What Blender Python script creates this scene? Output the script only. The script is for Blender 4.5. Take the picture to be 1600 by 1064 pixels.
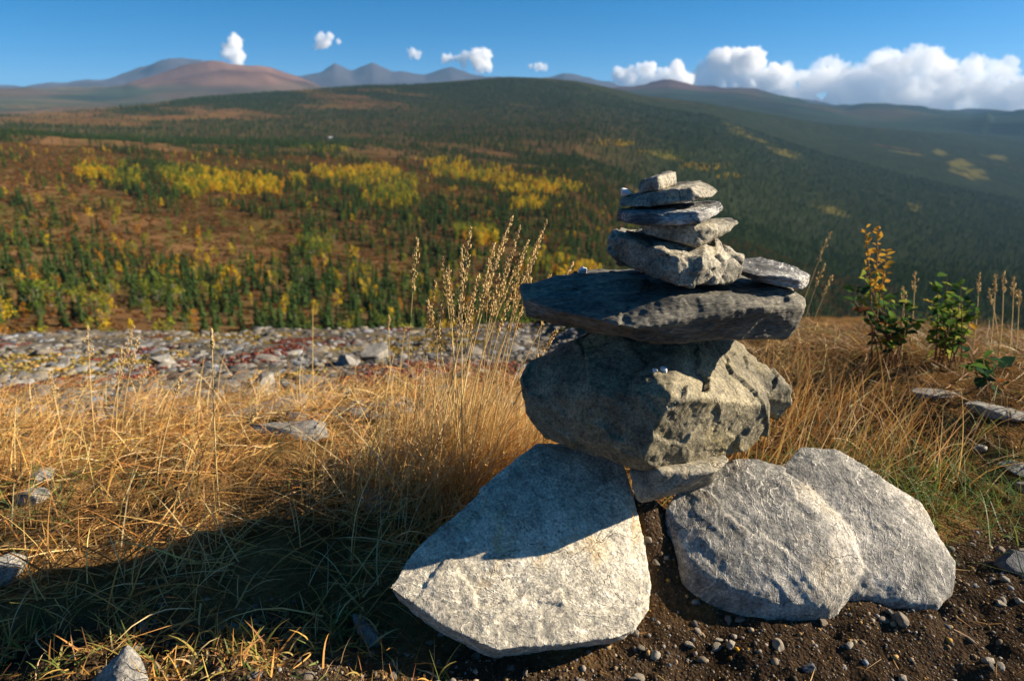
import bpy, bmesh, math, random
import numpy as np
from mathutils import Vector, Euler, Matrix
from mathutils.bvhtree import BVHTree

for o in list(bpy.data.objects):
    bpy.data.objects.remove(o, do_unlink=True)
scene = bpy.context.scene
col = scene.collection
rng = np.random.default_rng(11)
random.seed(11)
R = math.radians

# ------------------------------------------------------------------ camera
CAM_H = 1.10
PITCH = R(17.8)
LENS = 24.0
cam_data = bpy.data.cameras.new('camera')
cam_data.lens = LENS
cam_data.sensor_width = 36.0
cam_data.clip_start = 0.02
cam_data.clip_end = 90000.0
cam_data.dof.use_dof = True
cam_data.dof.focus_distance = 1.58
cam_data.dof.aperture_fstop = 3.6
camera = bpy.data.objects.new('camera', cam_data)
col.objects.link(camera)
camera.location = (0, 0, CAM_H)
camera.rotation_euler = (math.pi / 2 - PITCH, 0, 0)
scene.camera = camera

# ------------------------------------------------------------------ sky, sun, exposure
SUN_EL = R(25.5)
SUN_AZ = R(7.5)              # counted from +X (right of the view) towards +Y (away from the camera)
world = bpy.data.worlds.new('World')
scene.world = world
world.use_nodes = True
wn = world.node_tree
wn.nodes.clear()
sky = wn.nodes.new('ShaderNodeTexSky')
sky.sky_type = 'NISHITA'
sky.sun_disc = False
sky.sun_elevation = SUN_EL
sky.sun_rotation = math.pi / 2 - SUN_AZ
sky.altitude = 1500.0
sky.air_density = 0.65
sky.dust_density = 1.6
sky.ozone_density = 6.0
bg = wn.nodes.new('ShaderNodeBackground')
bg.inputs['Strength'].default_value = 0.05
wo = wn.nodes.new('ShaderNodeOutputWorld')
hs = wn.nodes.new('ShaderNodeHueSaturation')      # the film's deep blue
hs.inputs['Saturation'].default_value = 1.28
hs.inputs['Hue'].default_value = 0.489
wn.links.new(sky.outputs[0], hs.inputs['Color'])
wn.links.new(hs.outputs[0], bg.inputs[0])
wn.links.new(bg.outputs[0], wo.inputs[0])

sun_data = bpy.data.lights.new('sun', 'SUN')
sun_data.energy = 5.0
sun_data.angle = R(0.53)
sun_data.color = (1.0, 0.86, 0.66)
sun = bpy.data.objects.new('sun', sun_data)
col.objects.link(sun)
SUN_DIR = Vector((math.cos(SUN_EL) * math.cos(SUN_AZ), math.cos(SUN_EL) * math.sin(SUN_AZ), math.sin(SUN_EL)))
sun.rotation_euler = SUN_DIR.to_track_quat('Z', 'Y').to_euler()
sun.location = (6, 0, 6)

scene.view_settings.view_transform = 'Standard'
scene.view_settings.look = 'None'
scene.view_settings.gamma = 1.0
scene.view_settings.use_curve_mapping = False
scene.view_settings.exposure = 1.3

scene.render.engine = 'CYCLES'
cy = scene.cycles
cy.use_denoising = True
cy.max_bounces = 12
cy.diffuse_bounces = 3
cy.glossy_bounces = 2
cy.transmission_bounces = 3
cy.transparent_max_bounces = 6
cy.volume_bounces = 12
cy.sample_clamp_indirect = 6.0
cy.caustics_reflective = False
cy.caustics_refractive = False

# ------------------------------------------------------------------ helpers: numbers
FPX = 1600 * LENS / 36.0
CP, SP = math.cos(PITCH), math.sin(PITCH)

def ray(px, py):
    """direction of a photograph pixel (1600x1064) in the world, forward component not normalised"""
    u = (np.asarray(px, float) - 800.0) / FPX
    v = -(np.asarray(py, float) - 532.0) / FPX
    return u, CP + SP * v, -SP + CP * v

def P(px, py, Y):
    u, yd, zd = ray(px, py)
    t = Y / yd
    return np.array((u * t, Y + 0 * t, CAM_H + zd * t))

def on_plane(px, py, pl, lift=0.0):
    """pl = (a,b,c): z = a x + b y + c"""
    a, b, c = pl
    u, yd, zd = ray(px, py)
    t = (CAM_H - c) / (a * u + b * yd - zd)
    p = np.array((u * t, yd * t, CAM_H + zd * t))
    n = np.array((-a, -b, 1.0)); n /= np.linalg.norm(n)
    return p + n * lift

def _hash(ix, iy, iz, seed):
    h = (ix * 374761393 + iy * 668265263 + iz * 1274126177 + seed * 144665) & 0xffffffff
    h = ((h ^ (h >> 13)) * 1103515245) & 0xffffffff
    h = ((h ^ (h >> 16)) * 2246822519) & 0xffffffff
    h = h ^ (h >> 15)
    return (h & 0xffffff) / float(0x800000) - 1.0

def vnoise(p, seed=0):
    p = np.asarray(p, float)
    i = np.floor(p).astype(np.int64)
    f = p - i
    u = f * f * f * (f * (f * 6 - 15) + 10)
    r = 0
    for dx in (0, 1):
        wx = u[:, 0] if dx else 1 - u[:, 0]
        for dy in (0, 1):
            wy = u[:, 1] if dy else 1 - u[:, 1]
            for dz in (0, 1):
                wz = u[:, 2] if dz else 1 - u[:, 2]
                r = r + wx * wy * wz * _hash(i[:, 0] + dx, i[:, 1] + dy, i[:, 2] + dz, seed)
    return r

def fbm(p, octaves=4, seed=0, gain=0.5):
    p = np.asarray(p, float)
    r = np.zeros(len(p)); a = 1.0; t = 0
    for k in range(octaves):
        r += a * vnoise(p * 2.0 ** k + 17.3 * k, seed + k); t += a; a *= gain
    return r / t * 1.6

def n2(x, y, s, octaves=4, seed=0):
    x = np.asarray(x, float).ravel(); y = np.asarray(y, float).ravel()
    return fbm(np.stack([x / s, y / s, 0 * x + 0.37], 1), octaves, seed)

def sstep(a, b, x):
    t = np.clip((x - a) / (b - a), 0, 1)
    return t * t * (3 - 2 * t)

# ------------------------------------------------------------------ helpers: meshes and objects
def mk_mesh(name, verts, faces, smooth=True, colors=None):
    """verts Nx3; faces an MxK array (K = 3 or 4); colors Nx3 point colours"""
    verts = np.asarray(verts, np.float32); faces = np.asarray(faces, np.int32)
    me = bpy.data.meshes.new(name)
    me.vertices.add(len(verts)); me.vertices.foreach_set('co', verts.ravel())
    k = faces.shape[1]
    me.loops.add(faces.size); me.loops.foreach_set('vertex_index', faces.ravel())
    me.polygons.add(len(faces))
    me.polygons.foreach_set('loop_start', np.arange(0, faces.size, k, dtype=np.int32))
    me.polygons.foreach_set('loop_total', np.full(len(faces), k, np.int32))
    if smooth:
        me.polygons.foreach_set('use_smooth', np.ones(len(faces), bool))
    me.update(calc_edges=True)
    if colors is not None:
        at = me.color_attributes.new('tint', 'FLOAT_COLOR', 'POINT')
        c = np.ones((len(verts), 4), np.float32); c[:, :3] = colors
        at.data.foreach_set('color', c.ravel())
    return me

def link(name, me, mat=None, parent=None, loc=None):
    o = bpy.data.objects.new(name, me)
    col.objects.link(o)
    if mat is not None and me is not None and len(me.materials) == 0:
        me.materials.append(mat)
    if parent is not None:
        o.parent = parent
    if loc is not None:
        o.location = loc
    return o

def tag(o, label=None, category=None, group=None, kind=None):
    if label: o['label'] = label
    if category: o['category'] = category
    if group: o['group'] = group
    if kind: o['kind'] = kind
    return o

def laplace(v, f, it, w=0.5):
    e = np.concatenate([np.stack([f[:, i], f[:, (i + 1) % f.shape[1]]], 1) for i in range(f.shape[1])])
    e = np.concatenate([e, e[:, ::-1]])
    cnt = np.bincount(e[:, 0], minlength=len(v))[:, None].clip(1)
    for _ in range(it):
        s = np.stack([np.bincount(e[:, 0], v[e[:, 1], k], len(v)) for k in range(3)], 1)
        v = v * (1 - w) + w * s / cnt
    return v

def normals(v, f):
    a = v[f[:, 2]] - v[f[:, 0]]; b = v[f[:, 3 if f.shape[1] > 3 else 1]] - v[f[:, 1 if f.shape[1] > 3 else 0]]
    fn = np.cross(a, b) if f.shape[1] > 3 else np.cross(v[f[:, 1]] - v[f[:, 0]], v[f[:, 2]] - v[f[:, 0]])
    n = np.zeros_like(v)
    for k in range(f.shape[1]):
        for c in range(3):
            n[:, c] += np.bincount(f[:, k], fn[:, c], len(v))
    return n / (np.linalg.norm(n, axis=1)[:, None] + 1e-12)

# ------------------------------------------------------------------ helpers: materials
class Nodes:
    def __init__(self, name):
        self.m = bpy.data.materials.new(name); self.m.use_nodes = True
        self.t = self.m.node_tree; self.t.nodes.clear()
        self.out = self.t.nodes.new('ShaderNodeOutputMaterial')
    def n(self, typ, **kw):
        nd = self.t.nodes.new(typ)
        for k, v in kw.items():
            if k.startswith('i_'):
                key = k[2:]
                key = int(key) if key.isdigit() else key.replace('_', ' ')
                nd.inputs[key].default_value = v
            else:
                setattr(nd, k, v)
        return nd
    def l(self, a, b):
        self.t.links.new(a, b)
    def ramp(self, fac, stops):
        r = self.t.nodes.new('ShaderNodeValToRGB')
        els = r.color_ramp.elements
        while len(els) < len(stops): els.new(0.5)
        for e, (p, c) in zip(els, stops):
            e.position = p; e.color = (*c, 1) if len(c) == 3 else c
        self.l(fac, r.inputs[0])
        return r.outputs[0]
    def mix(self, fac, a, b, mode='MIX'):
        m = self.t.nodes.new('ShaderNodeMix'); m.data_type = 'RGBA'; m.blend_type = mode
        for sock, v in ((m.inputs[0], fac), (m.inputs[6], a), (m.inputs[7], b)):
            if hasattr(v, 'is_output') or hasattr(v, 'links'):
                self.l(v, sock)
            elif isinstance(v, (int, float)):
                sock.default_value = v
            else:
                sock.default_value = (*v, 1)
        return m.outputs[2]
    def math(self, op, a, b=0.0):
        m = self.t.nodes.new('ShaderNodeMath'); m.operation = op
        for sock, v in ((m.inputs[0], a), (m.inputs[1], b)):
            if hasattr(v, 'links'): self.l(v, sock)
            else: sock.default_value = v
        return m.outputs[0]
    def noise(self, vec, scale, detail=4, rough=0.55, dist=0.0):
        nd = self.n('ShaderNodeTexNoise'); nd.inputs['Scale'].default_value = scale
        nd.inputs['Detail'].default_value = detail; nd.inputs['Roughness'].default_value = rough
        nd.inputs['Distortion'].default_value = dist
        if vec is not None: self.l(vec, nd.inputs['Vector'])
        return nd.outputs[0]

def rock_material(name, dark, mid, light, ochre, ochre_amount=0.25, rot=(0, 0, 0), fold=1.0, lines=0.6, speck=0.5, bump=1.0, squash=(1, 1, 1)):
    """folded grey schist: warped thin bands, ochre stains and dark lichen"""
    N = Nodes(name)
    tc = N.n('ShaderNodeTexCoord')
    mp = N.n('ShaderNodeMapping'); mp.inputs['Rotation'].default_value = rot; mp.inputs['Scale'].default_value = squash
    N.l(tc.outputs['Object'], mp.inputs[0]); vec = mp.outputs[0]
    big = N.noise(vec, 5.0, 5, 0.6)
    med = N.noise(vec, 22.0, 6, 0.65)
    fine = N.noise(vec, 160.0, 4, 0.7)
    sep = N.n('ShaderNodeSeparateXYZ'); N.l(vec, sep.inputs[0])
    bend = N.math('ADD', N.math('MULTIPLY', N.noise(vec, 5.0, 2, 0.5), 7.0), N.math('MULTIPLY', N.noise(vec, 26.0, 4, 0.6), 1.9))
    ph = N.math('ADD', N.math('MULTIPLY', sep.outputs[2], 26.0 * fold), bend)          # folded layering
    wave = N.math('FRACT', ph)
    ridge = N.math('ABSOLUTE', N.math('SUBTRACT', wave, 0.5))                           # 0 at a layer's crest
    wave2 = N.math('ABSOLUTE', N.math('SUBTRACT', N.math('FRACT', N.math('MULTIPLY', ph, 2.37)), 0.5))
    keep = N.ramp(N.noise(vec, 14.0, 4, 0.6), [(0.40, (0, 0, 0)), (0.62, (1, 1, 1))])
    base = N.ramp(N.math('ADD', N.math('MULTIPLY', big, 0.6), N.math('MULTIPLY', med, 0.45)), [(0.36, dark), (0.52, mid), (0.70, light)])
    lin = N.math('MAXIMUM', N.ramp(ridge, [(0.0, (1, 1, 1)), (0.11, (0, 0, 0))]), N.ramp(wave2, [(0.0, (0.6, 0.6, 0.6)), (0.13, (0, 0, 0))]))
    patch = keep
    c = N.mix(N.math('MINIMUM', N.math('MULTIPLY', N.math('MULTIPLY', lin, patch), lines), 1.0), base, tuple(min(1, x * 1.25) for x in light))
    lo = N.ramp(N.noise(vec, 38.0, 5, 0.7, 0.6), [(0.34, (0.55, 0.55, 0.57)), (0.50, (1, 1, 1)), (0.7, (1.14, 1.12, 1.08))])
    c = N.mix(0.8, c, lo, 'MULTIPLY')
    om = N.ramp(N.noise(vec, 7.0, 5, 0.65, 0.4), [(0.56, (0, 0, 0)), (0.70, (1, 1, 1))])
    c = N.mix(N.math('MULTIPLY', om, ochre_amount), c, ochre)
    sp = N.ramp(N.noise(vec, 70.0, 5, 0.75), [(0.54, (0, 0, 0)), (0.66, (1, 1, 1))])
    c = N.mix(N.math('MULTIPLY', sp, 0.55 * speck), c, tuple(x * 0.42 for x in dark))
    sp2 = N.ramp(fine, [(0.34, (0.42, 0.42, 0.43)), (0.50, (1.0, 1.0, 1.0)), (0.64, (1.45, 1.43, 1.38))])
    c = N.mix(0.85, c, sp2, 'MULTIPLY')
    vo = N.n('ShaderNodeTexVoronoi', feature='DISTANCE_TO_EDGE'); vo.inputs['Scale'].default_value = 6.5
    wv = N.n('ShaderNodeVectorMath', operation='ADD'); N.l(vec, wv.inputs[0])
    nz = N.n('ShaderNodeTexNoise'); nz.inputs['Scale'].default_value = 12.0; nz.inputs['Detail'].default_value = 4; N.l(vec, nz.inputs['Vector'])
    sc = N.n('ShaderNodeVectorMath', operation='SCALE'); sc.inputs['Scale'].default_value = 0.16; N.l(nz.outputs[1], sc.inputs[0]); N.l(sc.outputs[0], wv.inputs[1])
    N.l(wv.outputs[0], vo.inputs['Vector'])
    crack = N.ramp(vo.outputs[0], [(0.0, (0, 0, 0)), (0.010, (1, 1, 1))])
    crk_where = N.ramp(N.noise(vec, 6.0, 2), [(0.50, (1, 1, 1)), (0.58, (0, 0, 0))])
    crack = N.math('MAXIMUM', crack, crk_where)
    c = N.mix(0.75, c, N.ramp(crack, [(0.0, (0.16, 0.14, 0.12)), (0.8, (1, 1, 1))]), 'MULTIPLY')
    h = N.math('MULTIPLY', N.math('MULTIPLY', lin, N.math('ADD', N.math('MULTIPLY', keep, 0.8), 0.2)), 0.30 * lines + 0.05)
    h = N.math('ADD', h, N.math('MULTIPLY', med, 0.75))
    h = N.math('ADD', h, N.math('MULTIPLY', fine, 0.50))
    h = N.math('ADD', h, N.math('MULTIPLY', crack, 0.5))
    b = N.n('ShaderNodeBump'); b.inputs['Strength'].default_value = 0.9; b.inputs['Distance'].default_value = 0.0055 * bump
    N.l(h, b.inputs['Height'])
    pr = N.n('ShaderNodeBsdfPrincipled'); pr.inputs['Roughness'].default_value = 0.75
    pr.inputs['Specular IOR Level'].default_value = 0.25
    N.l(c, pr.inputs['Base Color']); N.l(b.outputs[0], pr.inputs['Normal']); N.l(pr.outputs[0], N.out.inputs[0])
    return N.m

def tint_material(name, rough=0.8, translucent=0.0, var=0.25, noise_scale=30.0, spec=0.2):
    """colour of the 'tint' attribute, slightly varied, for plant blades and stones"""
    N = Nodes(name)
    at = N.n('ShaderNodeAttribute', attribute_name='tint')
    tc = N.n('ShaderNodeTexCoord')
    nz = N.noise(tc.outputs['Object'], noise_scale, 4)
    c = N.mix(1.0, at.outputs[0], N.ramp(nz, [(0.25, (1 - var,) * 3), (0.75, (1 + var,) * 3)]), 'MULTIPLY')
    pr = N.n('ShaderNodeBsdfPrincipled'); pr.inputs['Roughness'].default_value = rough
    pr.inputs['Specular IOR Level'].default_value = spec
    N.l(c, pr.inputs['Base Color'])
    if translucent > 0:
        tr = N.n('ShaderNodeBsdfTranslucent'); N.l(c, tr.inputs[0])
        mx = N.n('ShaderNodeMixShader'); mx.inputs[0].default_value = translucent
        N.l(pr.outputs[0], mx.inputs[1]); N.l(tr.outputs[0], mx.inputs[2]); N.l(mx.outputs[0], N.out.inputs[0])
    else:
        N.l(pr.outputs[0], N.out.inputs[0])
    return N.m

def leaf_material(name, c1, c2, translucent=0.35, scale=3.0, rand=True):
    N = Nodes(name)
    tc = N.n('ShaderNodeTexCoord'); oi = N.n('ShaderNodeObjectInfo')
    f = N.noise(tc.outputs['Object'], scale, 3)
    if rand:
        f = N.math('ADD', N.math('MULTIPLY', f, 0.6), N.math('MULTIPLY', oi.outputs['Random'], 0.45))
    c = N.ramp(f, [(0.25, c1), (0.75, c2)])
    df = N.n('ShaderNodeBsdfDiffuse'); N.l(c, df.inputs[0])
    tr = N.n('ShaderNodeBsdfTranslucent'); N.l(c, tr.inputs[0])
    mx = N.n('ShaderNodeMixShader'); mx.inputs[0].default_value = translucent
    N.l(df.outputs[0], mx.inputs[1]); N.l(tr.outputs[0], mx.inputs[2]); N.l(mx.outputs[0], N.out.inputs[0])
    return N.m

def plain_material(name, c1, c2, scale=20.0, rough=0.8, bump=0.0, spec=0.2):
    N = Nodes(name)
    tc = N.n('ShaderNodeTexCoord')
    f = N.noise(tc.outputs['Object'], scale, 5, 0.6)
    pr = N.n('ShaderNodeBsdfPrincipled'); pr.inputs['Roughness'].default_value = rough; pr.inputs['Specular IOR Level'].default_value = spec
    N.l(N.ramp(f, [(0.3, c1), (0.7, c2)]), pr.inputs['Base Color'])
    if bump:
        b = N.n('ShaderNodeBump'); b.inputs['Distance'].default_value = bump; b.inputs['Strength'].default_value = 0.8
        N.l(f, b.inputs['Height']); N.l(b.outputs[0], pr.inputs['Normal'])
    N.l(pr.outputs[0], N.out.inputs[0])
    return N.m

# ------------------------------------------------------------------ terrain: one sheet from the knoll to the mountains
def knoll(x, y):
    """height of the knoll the cairn stands on, metres"""
    x = np.asarray(x, float); y = np.asarray(y, float)
    right = sstep(0.3, 1.6, x)
    y0 = 2.1 * (1 - right) + 3.1 * right
    sl = 0.262 * (1 - right) + 0.24 * right
    d = y - y0
    z = -sl * 0.5 * (d + np.sqrt(d * d + 0.25))
    z = z - 0.07 * sstep(-0.3, -2.2, x) * (y > -50)                       # falls a little to the left
    z = z + 0.10 * sstep(1.15, 2.0, x) * sstep(1.7, 2.4, y) * (1 - sstep(3.0, 4.2, y))
    z = z - 0.05 * sstep(1.6, 0.9, y)
    z = z + 0.06 * np.exp(-(((x + 0.55) / 0.35) ** 2 + ((y - 1.12) / 0.13) ** 2))
    z = z + 0.20 * np.exp(-(((x - 0.34) / 0.11) ** 2 + ((y - 1.56) / 0.15) ** 2))          # soil heaped between the two foot rocks
    return z

curves = []          # each: px list, r list, py list (photograph pixels) -> azimuth, distance, elevation
def ring(pxs, rs, pys):
    pxs = np.array(pxs, float); pys = np.array(pys, float)
    rs = np.interp(pxs, COLS, rs) if len(rs) != len(pxs) else np.array(rs, float)
    u, yd, zd = ray(pxs, pys)
    az = np.arctan2(u, yd); hd = np.hypot(u, yd)
    curves.append((az, rs, zd / hd))
COLS = [-300, 0, 300, 600, 900, 1100, 1300, 1600, 1900]
ring(COLS, [160, 160, 160, 165, 200, 310, 450, 600, 650], [498] * 5 + [520, 540, 540, 540])
ring(COLS, [250, 250, 250, 260, 310, 500, 800, 1000, 1000], [410, 410, 412, 415, 415, 420, 430, 440, 440])
ring(COLS, [400, 400, 400, 420, 520, 900, 1300, 1700, 1700], [312, 312, 314, 318, 322, 335, 352, 385, 390])
ring(COLS, [650, 650, 650, 700, 850, 1300, 1800, 2400, 2400], [250, 252, 258, 265, 262, 272, 300, 335, 345])
ring(COLS, [950, 950, 1000, 1050, 1300, 1700, 2400, 3200, 3200], [205, 208, 222, 226, 214, 228, 262, 298, 310])
ring(COLS, [1200, 1200, 1250, 1300, 1650, 2100, 2900, 3800, 3800], [211, 214, 223, 218, 196, 206, 238, 262, 270])
ring(COLS, [2000, 2000, 2000, 2000, 2300, 2800, 3600, 4600, 4600], [190, 190, 178, 172, 162, 180, 214, 240, 244])
ring([-300, 0, 100, 200, 300, 400, 500, 560, 620, 700, 760, 800, 850, 900, 960, 1010, 1100, 1200, 1300, 1600, 1900],
     [3000, 3000, 3000, 3000, 3200, 3500, 4000, 5500, 5500],
     [183, 182, 176, 168, 157, 148, 140, 137, 135, 129, 124, 122, 123, 128, 140, 152, 162, 178, 196, 218, 220])
ring(COLS, [3900, 3900, 3900, 3900, 4200, 4500, 5000, 6200, 6200], [188, 187, 166, 150, 150, 168, 196, 212, 214])
ring([-300, 0, 150, 300, 450, 600, 800, 960, 1045, 1150, 1250, 1350, 1450, 1600, 1900], [6000] * 15,
     [160, 158, 160, 158, 158, 150, 150, 152, 150, 158, 172, 188, 192, 194, 196])
ring([-300, 0, 130, 190, 230, 280, 325, 350, 380, 415, 450, 475, 500, 560, 800, 960, 1010, 1045, 1100, 1140, 1180, 1225, 1320, 1350, 1400, 1445, 1520, 1560, 1600, 1900], [8200] * 30,
     [141, 140, 138, 132, 124, 115, 102, 99, 102, 106, 117, 126, 135, 142, 142, 143, 136, 132, 138, 142, 145, 155, 171, 167, 170, 175, 181, 176, 171, 166])
ring(COLS, [9800] * 9, [150, 148, 135, 145, 150, 155, 170, 184, 180])
ring([-300, 0, 40, 75, 105, 165, 200, 240, 265, 315, 325, 400, 450, 470, 500, 522, 550, 582, 612, 630, 665, 705, 740, 800, 860, 880, 915, 955, 1000, 1200, 1275, 1325, 1600, 1900], [12500] * 34,
     [141, 139, 136, 133, 137, 130, 115, 99, 93, 95, 100, 116, 118, 117, 110, 99, 113, 103, 115, 114, 122, 112, 121, 125, 120, 115, 120, 130, 145, 150, 159, 172, 184, 180])
ring(COLS, [15500] * 9, [165, 165, 165, 165, 165, 170, 184, 187, 186])

azs = np.concatenate([np.arange(-180, -52, 4.0), np.arange(-52, 52.01, 0.2), np.arange(56, 180.1, 4.0)])
azs = np.radians(azs)
rr = [0.0, 0.25, 0.4, 0.5]
while rr[-1] < 4.5: rr.append(rr[-1] * 1.0075 + 0.001)
while rr[-1] < 24: rr.append(rr[-1] * 1.016)
while rr[-1] < 110: rr.append(rr[-1] * 1.05)
while rr[-1] < 4000: rr.append(rr[-1] * 1.0125)
while rr[-1] < 16500: rr.append(rr[-1] * 1.014)
rr = np.array(rr)
NA, NR = len(azs), len(rr)
AZ, RR = np.meshgrid(azs, rr)
X = RR * np.sin(AZ); Y = RR * np.cos(AZ)
ZK = knoll(X, Y)

def pchip(xk, yk, x):
    h = np.diff(xk); d = np.diff(yk) / h
    m = np.zeros(len(xk))
    s = d[:-1] * d[1:] > 0
    w1 = 2 * h[1:] + h[:-1]; w2 = h[1:] + 2 * h[:-1]
    with np.errstate(divide='ignore', invalid='ignore'):
        m[1:-1] = np.where(s, (w1 + w2) / (w1 / d[:-1] + w2 / d[1:]), 0.0)
    m[0] = d[0]; m[-1] = d[-1]
    i = np.clip(np.searchsorted(xk, x) - 1, 0, len(h) - 1)
    t = (x - xk[i]) / h[i]
    return ((1 + 2 * t) * (1 - t) ** 2 * yk[i] + t * (1 - t) ** 2 * h[i] * m[i]
            + t * t * (3 - 2 * t) * yk[i + 1] + t * t * (t - 1) * h[i] * m[i + 1])

Z = ZK.copy()
for j, a in enumerate(azs):
    pxa = np.degrees(a)
    rb = np.interp(pxa, [-60, 8, 14, 20, 60], [16.5, 16.5, 11, 7.5, 7.0])     # brow of the knoll
    zb = float(knoll(np.array([rb * math.sin(a)]), np.array([rb * math.cos(a)]))[0])
    k_r = [rb]; k_z = [zb]
    first = np.interp(a, curves[0][0], curves[0][1])
    k_r.append(first * 0.55); k_z.append(CAM_H - 0.345 * first * 0.55)
    for az_c, r_c, e_c in curves:
        rk = np.interp(a, az_c, r_c); ek = np.interp(a, az_c, e_c)
        k_r.append(rk); k_z.append(CAM_H + rk * ek)
    m = rr > rb
    zz = pchip(np.log(np.array(k_r)), np.array(k_z), np.log(np.minimum(rr[m], k_r[-1])))
    Z[m, j] = zz
xf, yf = X.ravel(), Y.ravel(); rf = RR.ravel()
nz_near = 0.030 * n2(xf, yf, 0.45, 4, 3) + 0.012 * n2(xf, yf, 0.12, 3, 8)
nz_near += 0.006 * n2(xf, yf, 0.035, 3, 19) * (rf < 3)
nz_near *= sstep(0.3, 0.8, rf) * (1 - sstep(60, 110, rf))
nz_near += 0.14 * n2(xf, yf, 1.7, 3, 21) * sstep(2.6, 6, rf) * (1 - sstep(60, 110, rf)) * 0.5
farm = sstep(110, 200, rf)
nz_far = farm * (1.6 * n2(xf, yf, 60, 4, 5) * (1 - sstep(2000, 4000, rf)) + 5 * n2(xf, yf, 260, 3, 6) * sstep(300, 1200, rf)
                 + 16 * n2(xf, yf, 900, 4, 7) * sstep(3000, 7000, rf) + 110 * (np.abs(n2(xf, yf, 1500, 6, 9)) - 0.35) * sstep(6500, 8000, rf) + 22 * n2(xf, yf, 420, 4, 12) * sstep(6500, 8000, rf))
Z = Z + (nz_near + nz_far).reshape(Z.shape)

def height(x, y):
    x = np.asarray(x, float); y = np.asarray(y, float)
    r = np.hypot(x, y); a = np.arctan2(x, y)
    i = np.clip(np.interp(r, rr, np.arange(NR)), 0, NR - 1.001); j = np.clip(np.interp(a, azs, np.arange(NA)), 0, NA - 1.001)
    i0 = i.astype(int); j0 = j.astype(int); fi = i - i0; fj = j - j0
    return ((Z[i0, j0] * (1 - fj) + Z[i0, j0 + 1] * fj) * (1 - fi) + (Z[i0 + 1, j0] * (1 - fj) + Z[i0 + 1, j0 + 1] * fj) * fi)

MARCH = np.concatenate([np.linspace(0.9, 6, 340), np.geomspace(6.02, 15000, 900)])
def ground_at(px, py):
    """first point of the terrain along a photograph pixel's ray (arrays allowed) -> x, y, z, hit"""
    px = np.atleast_1d(np.asarray(px, float)); py = np.atleast_1d(np.asarray(py, float))
    u, yd, zd = ray(px, py)
    hd = np.hypot(u, yd); sx, sy, sl = u / hd, yd / hd, zd / hd
    xs = sx[:, None] * MARCH; ys = sy[:, None] * MARCH
    below = (CAM_H + sl[:, None] * MARCH) < height(xs, ys)
    k = below.argmax(1); hit = below.any(1)
    r = MARCH[k]
    x, y = sx * r, sy * r
    return x, y, height(x, y), hit

# --- what covers the ground: colours of soil, thatch, heath, rock
def c3(*c): return np.array(c, float)
SOIL = c3(0.062, 0.042, 0.027); THATCH = c3(0.20, 0.115, 0.045); GREYROCK = c3(0.14, 0.125, 0.105)
HEATH = c3(0.115, 0.066, 0.030); SPRUCE = c3(0.020, 0.033, 0.015); MOSS = c3(0.16, 0.11, 0.03)
def dirt_mask(x, y):
    edge = 1.24 + 0.40 * np.clip(x - 0.15, 0, 1.4) + 0.10 * n2(x, y, 0.35, 3, 31).reshape(np.shape(x)) + 0.10 * sstep(-0.2, -0.6, x)
    return np.maximum(1 - sstep(-0.06, 0.10, y - edge), np.exp(-(((x - 0.34) / 0.20) ** 2 + ((y - 1.58) / 0.30) ** 2) ** 2))
dm = dirt_mask(xf, yf) * (1 - sstep(20, 25, rf))
C = np.tile(THATCH, (len(xf), 1))
v1 = n2(xf, yf, 0.25, 4, 41)[:, None]
C *= 1 + 0.45 * v1
rocky = (sstep(2.9, 4.2, yf + 0.35 * n2(xf, yf, 0.7, 3, 44)) * (1 - sstep(0.5, 1.5, xf - 0.15 * yf)))[:, None]
rk = GREYROCK * (0.85 + 0.5 * n2(xf, yf, 0.5, 4, 45)[:, None])
red = sstep(0.32, 0.6, n2(xf, yf * 0.35, 0.9, 3, 46))[:, None]
mos = sstep(0.10, 0.45, n2(xf, yf * 0.35, 0.8, 3, 47))[:, None]
rk = rk * (1 - mos) + MOSS * mos
rk = rk * (1 - red) + c3(0.10, 0.035, 0.024) * red
C = C * (1 - rocky) + rk * rocky
C = C * (1 - dm[:, None]) + (SOIL * (1 + 0.4 * v1)) * dm[:, None]
# hillsides: russet heath streaked with dark spruce, streaks run down to the right
def streak(x, y, s, seed):
    a = x * 0.77 - y * 0.64; b = x * 0.64 + y * 0.77
    return n2(a * 0.42, b, s, 4, seed)
def cover(x, y):
    """how closely spruce stands at a point of the hillsides, 0..1"""
    r = np.hypot(x, y); a = np.degrees(np.arctan2(x, y))
    base = streak(x, y, 42 + 0 * r, 51) + 0.45 * streak(x, y, 16, 53)
    base2 = streak(x, y, 260, 52) + 0.4 * streak(x, y, 90, 54)
    w = sstep(700, 1200, r)
    v = base * (1 - w) + base2 * w
    v = v - 0.10 + 0.95 * sstep(-14, 14, a) + 0.45 * (1 - sstep(190, 260, r)) * sstep(-26, -12, a) + 0.42 * w * (1 - sstep(2600, 3800, r)) - 0.18 * sstep(-18, -36, a) * (1 - w)
    v = v - 0.5 * sstep(2500, 3200, r) * (1 - sstep(4, 12, a)) * sstep(-14, -6, a) * (1 - sstep(3600, 4200, r))   # bare russet top of the long hill
    return sstep(-0.25, 0.40, v)
farw = sstep(90, 130, rf)[:, None]
cv = cover(xf, yf)[:, None]
v2 = streak(xf, yf, 25, 56)[:, None]; v3 = n2(xf, yf, 12, 3, 57)[:, None]; v4 = n2(xf, yf, 500, 4, 58)[:, None]
hc = HEATH * (1 + 0.35 * v2 + 0.35 * v3 + 0.2 * v4)
gr = sstep(0.15, 0.6, n2(xf, yf, 35, 3, 59))[:, None]
hc = hc * (1 - 0.5 * gr) + c3(0.085, 0.085, 0.022) * 0.5 * gr
sg = SPRUCE * (1.1 + 0.4 * v3)
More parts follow.
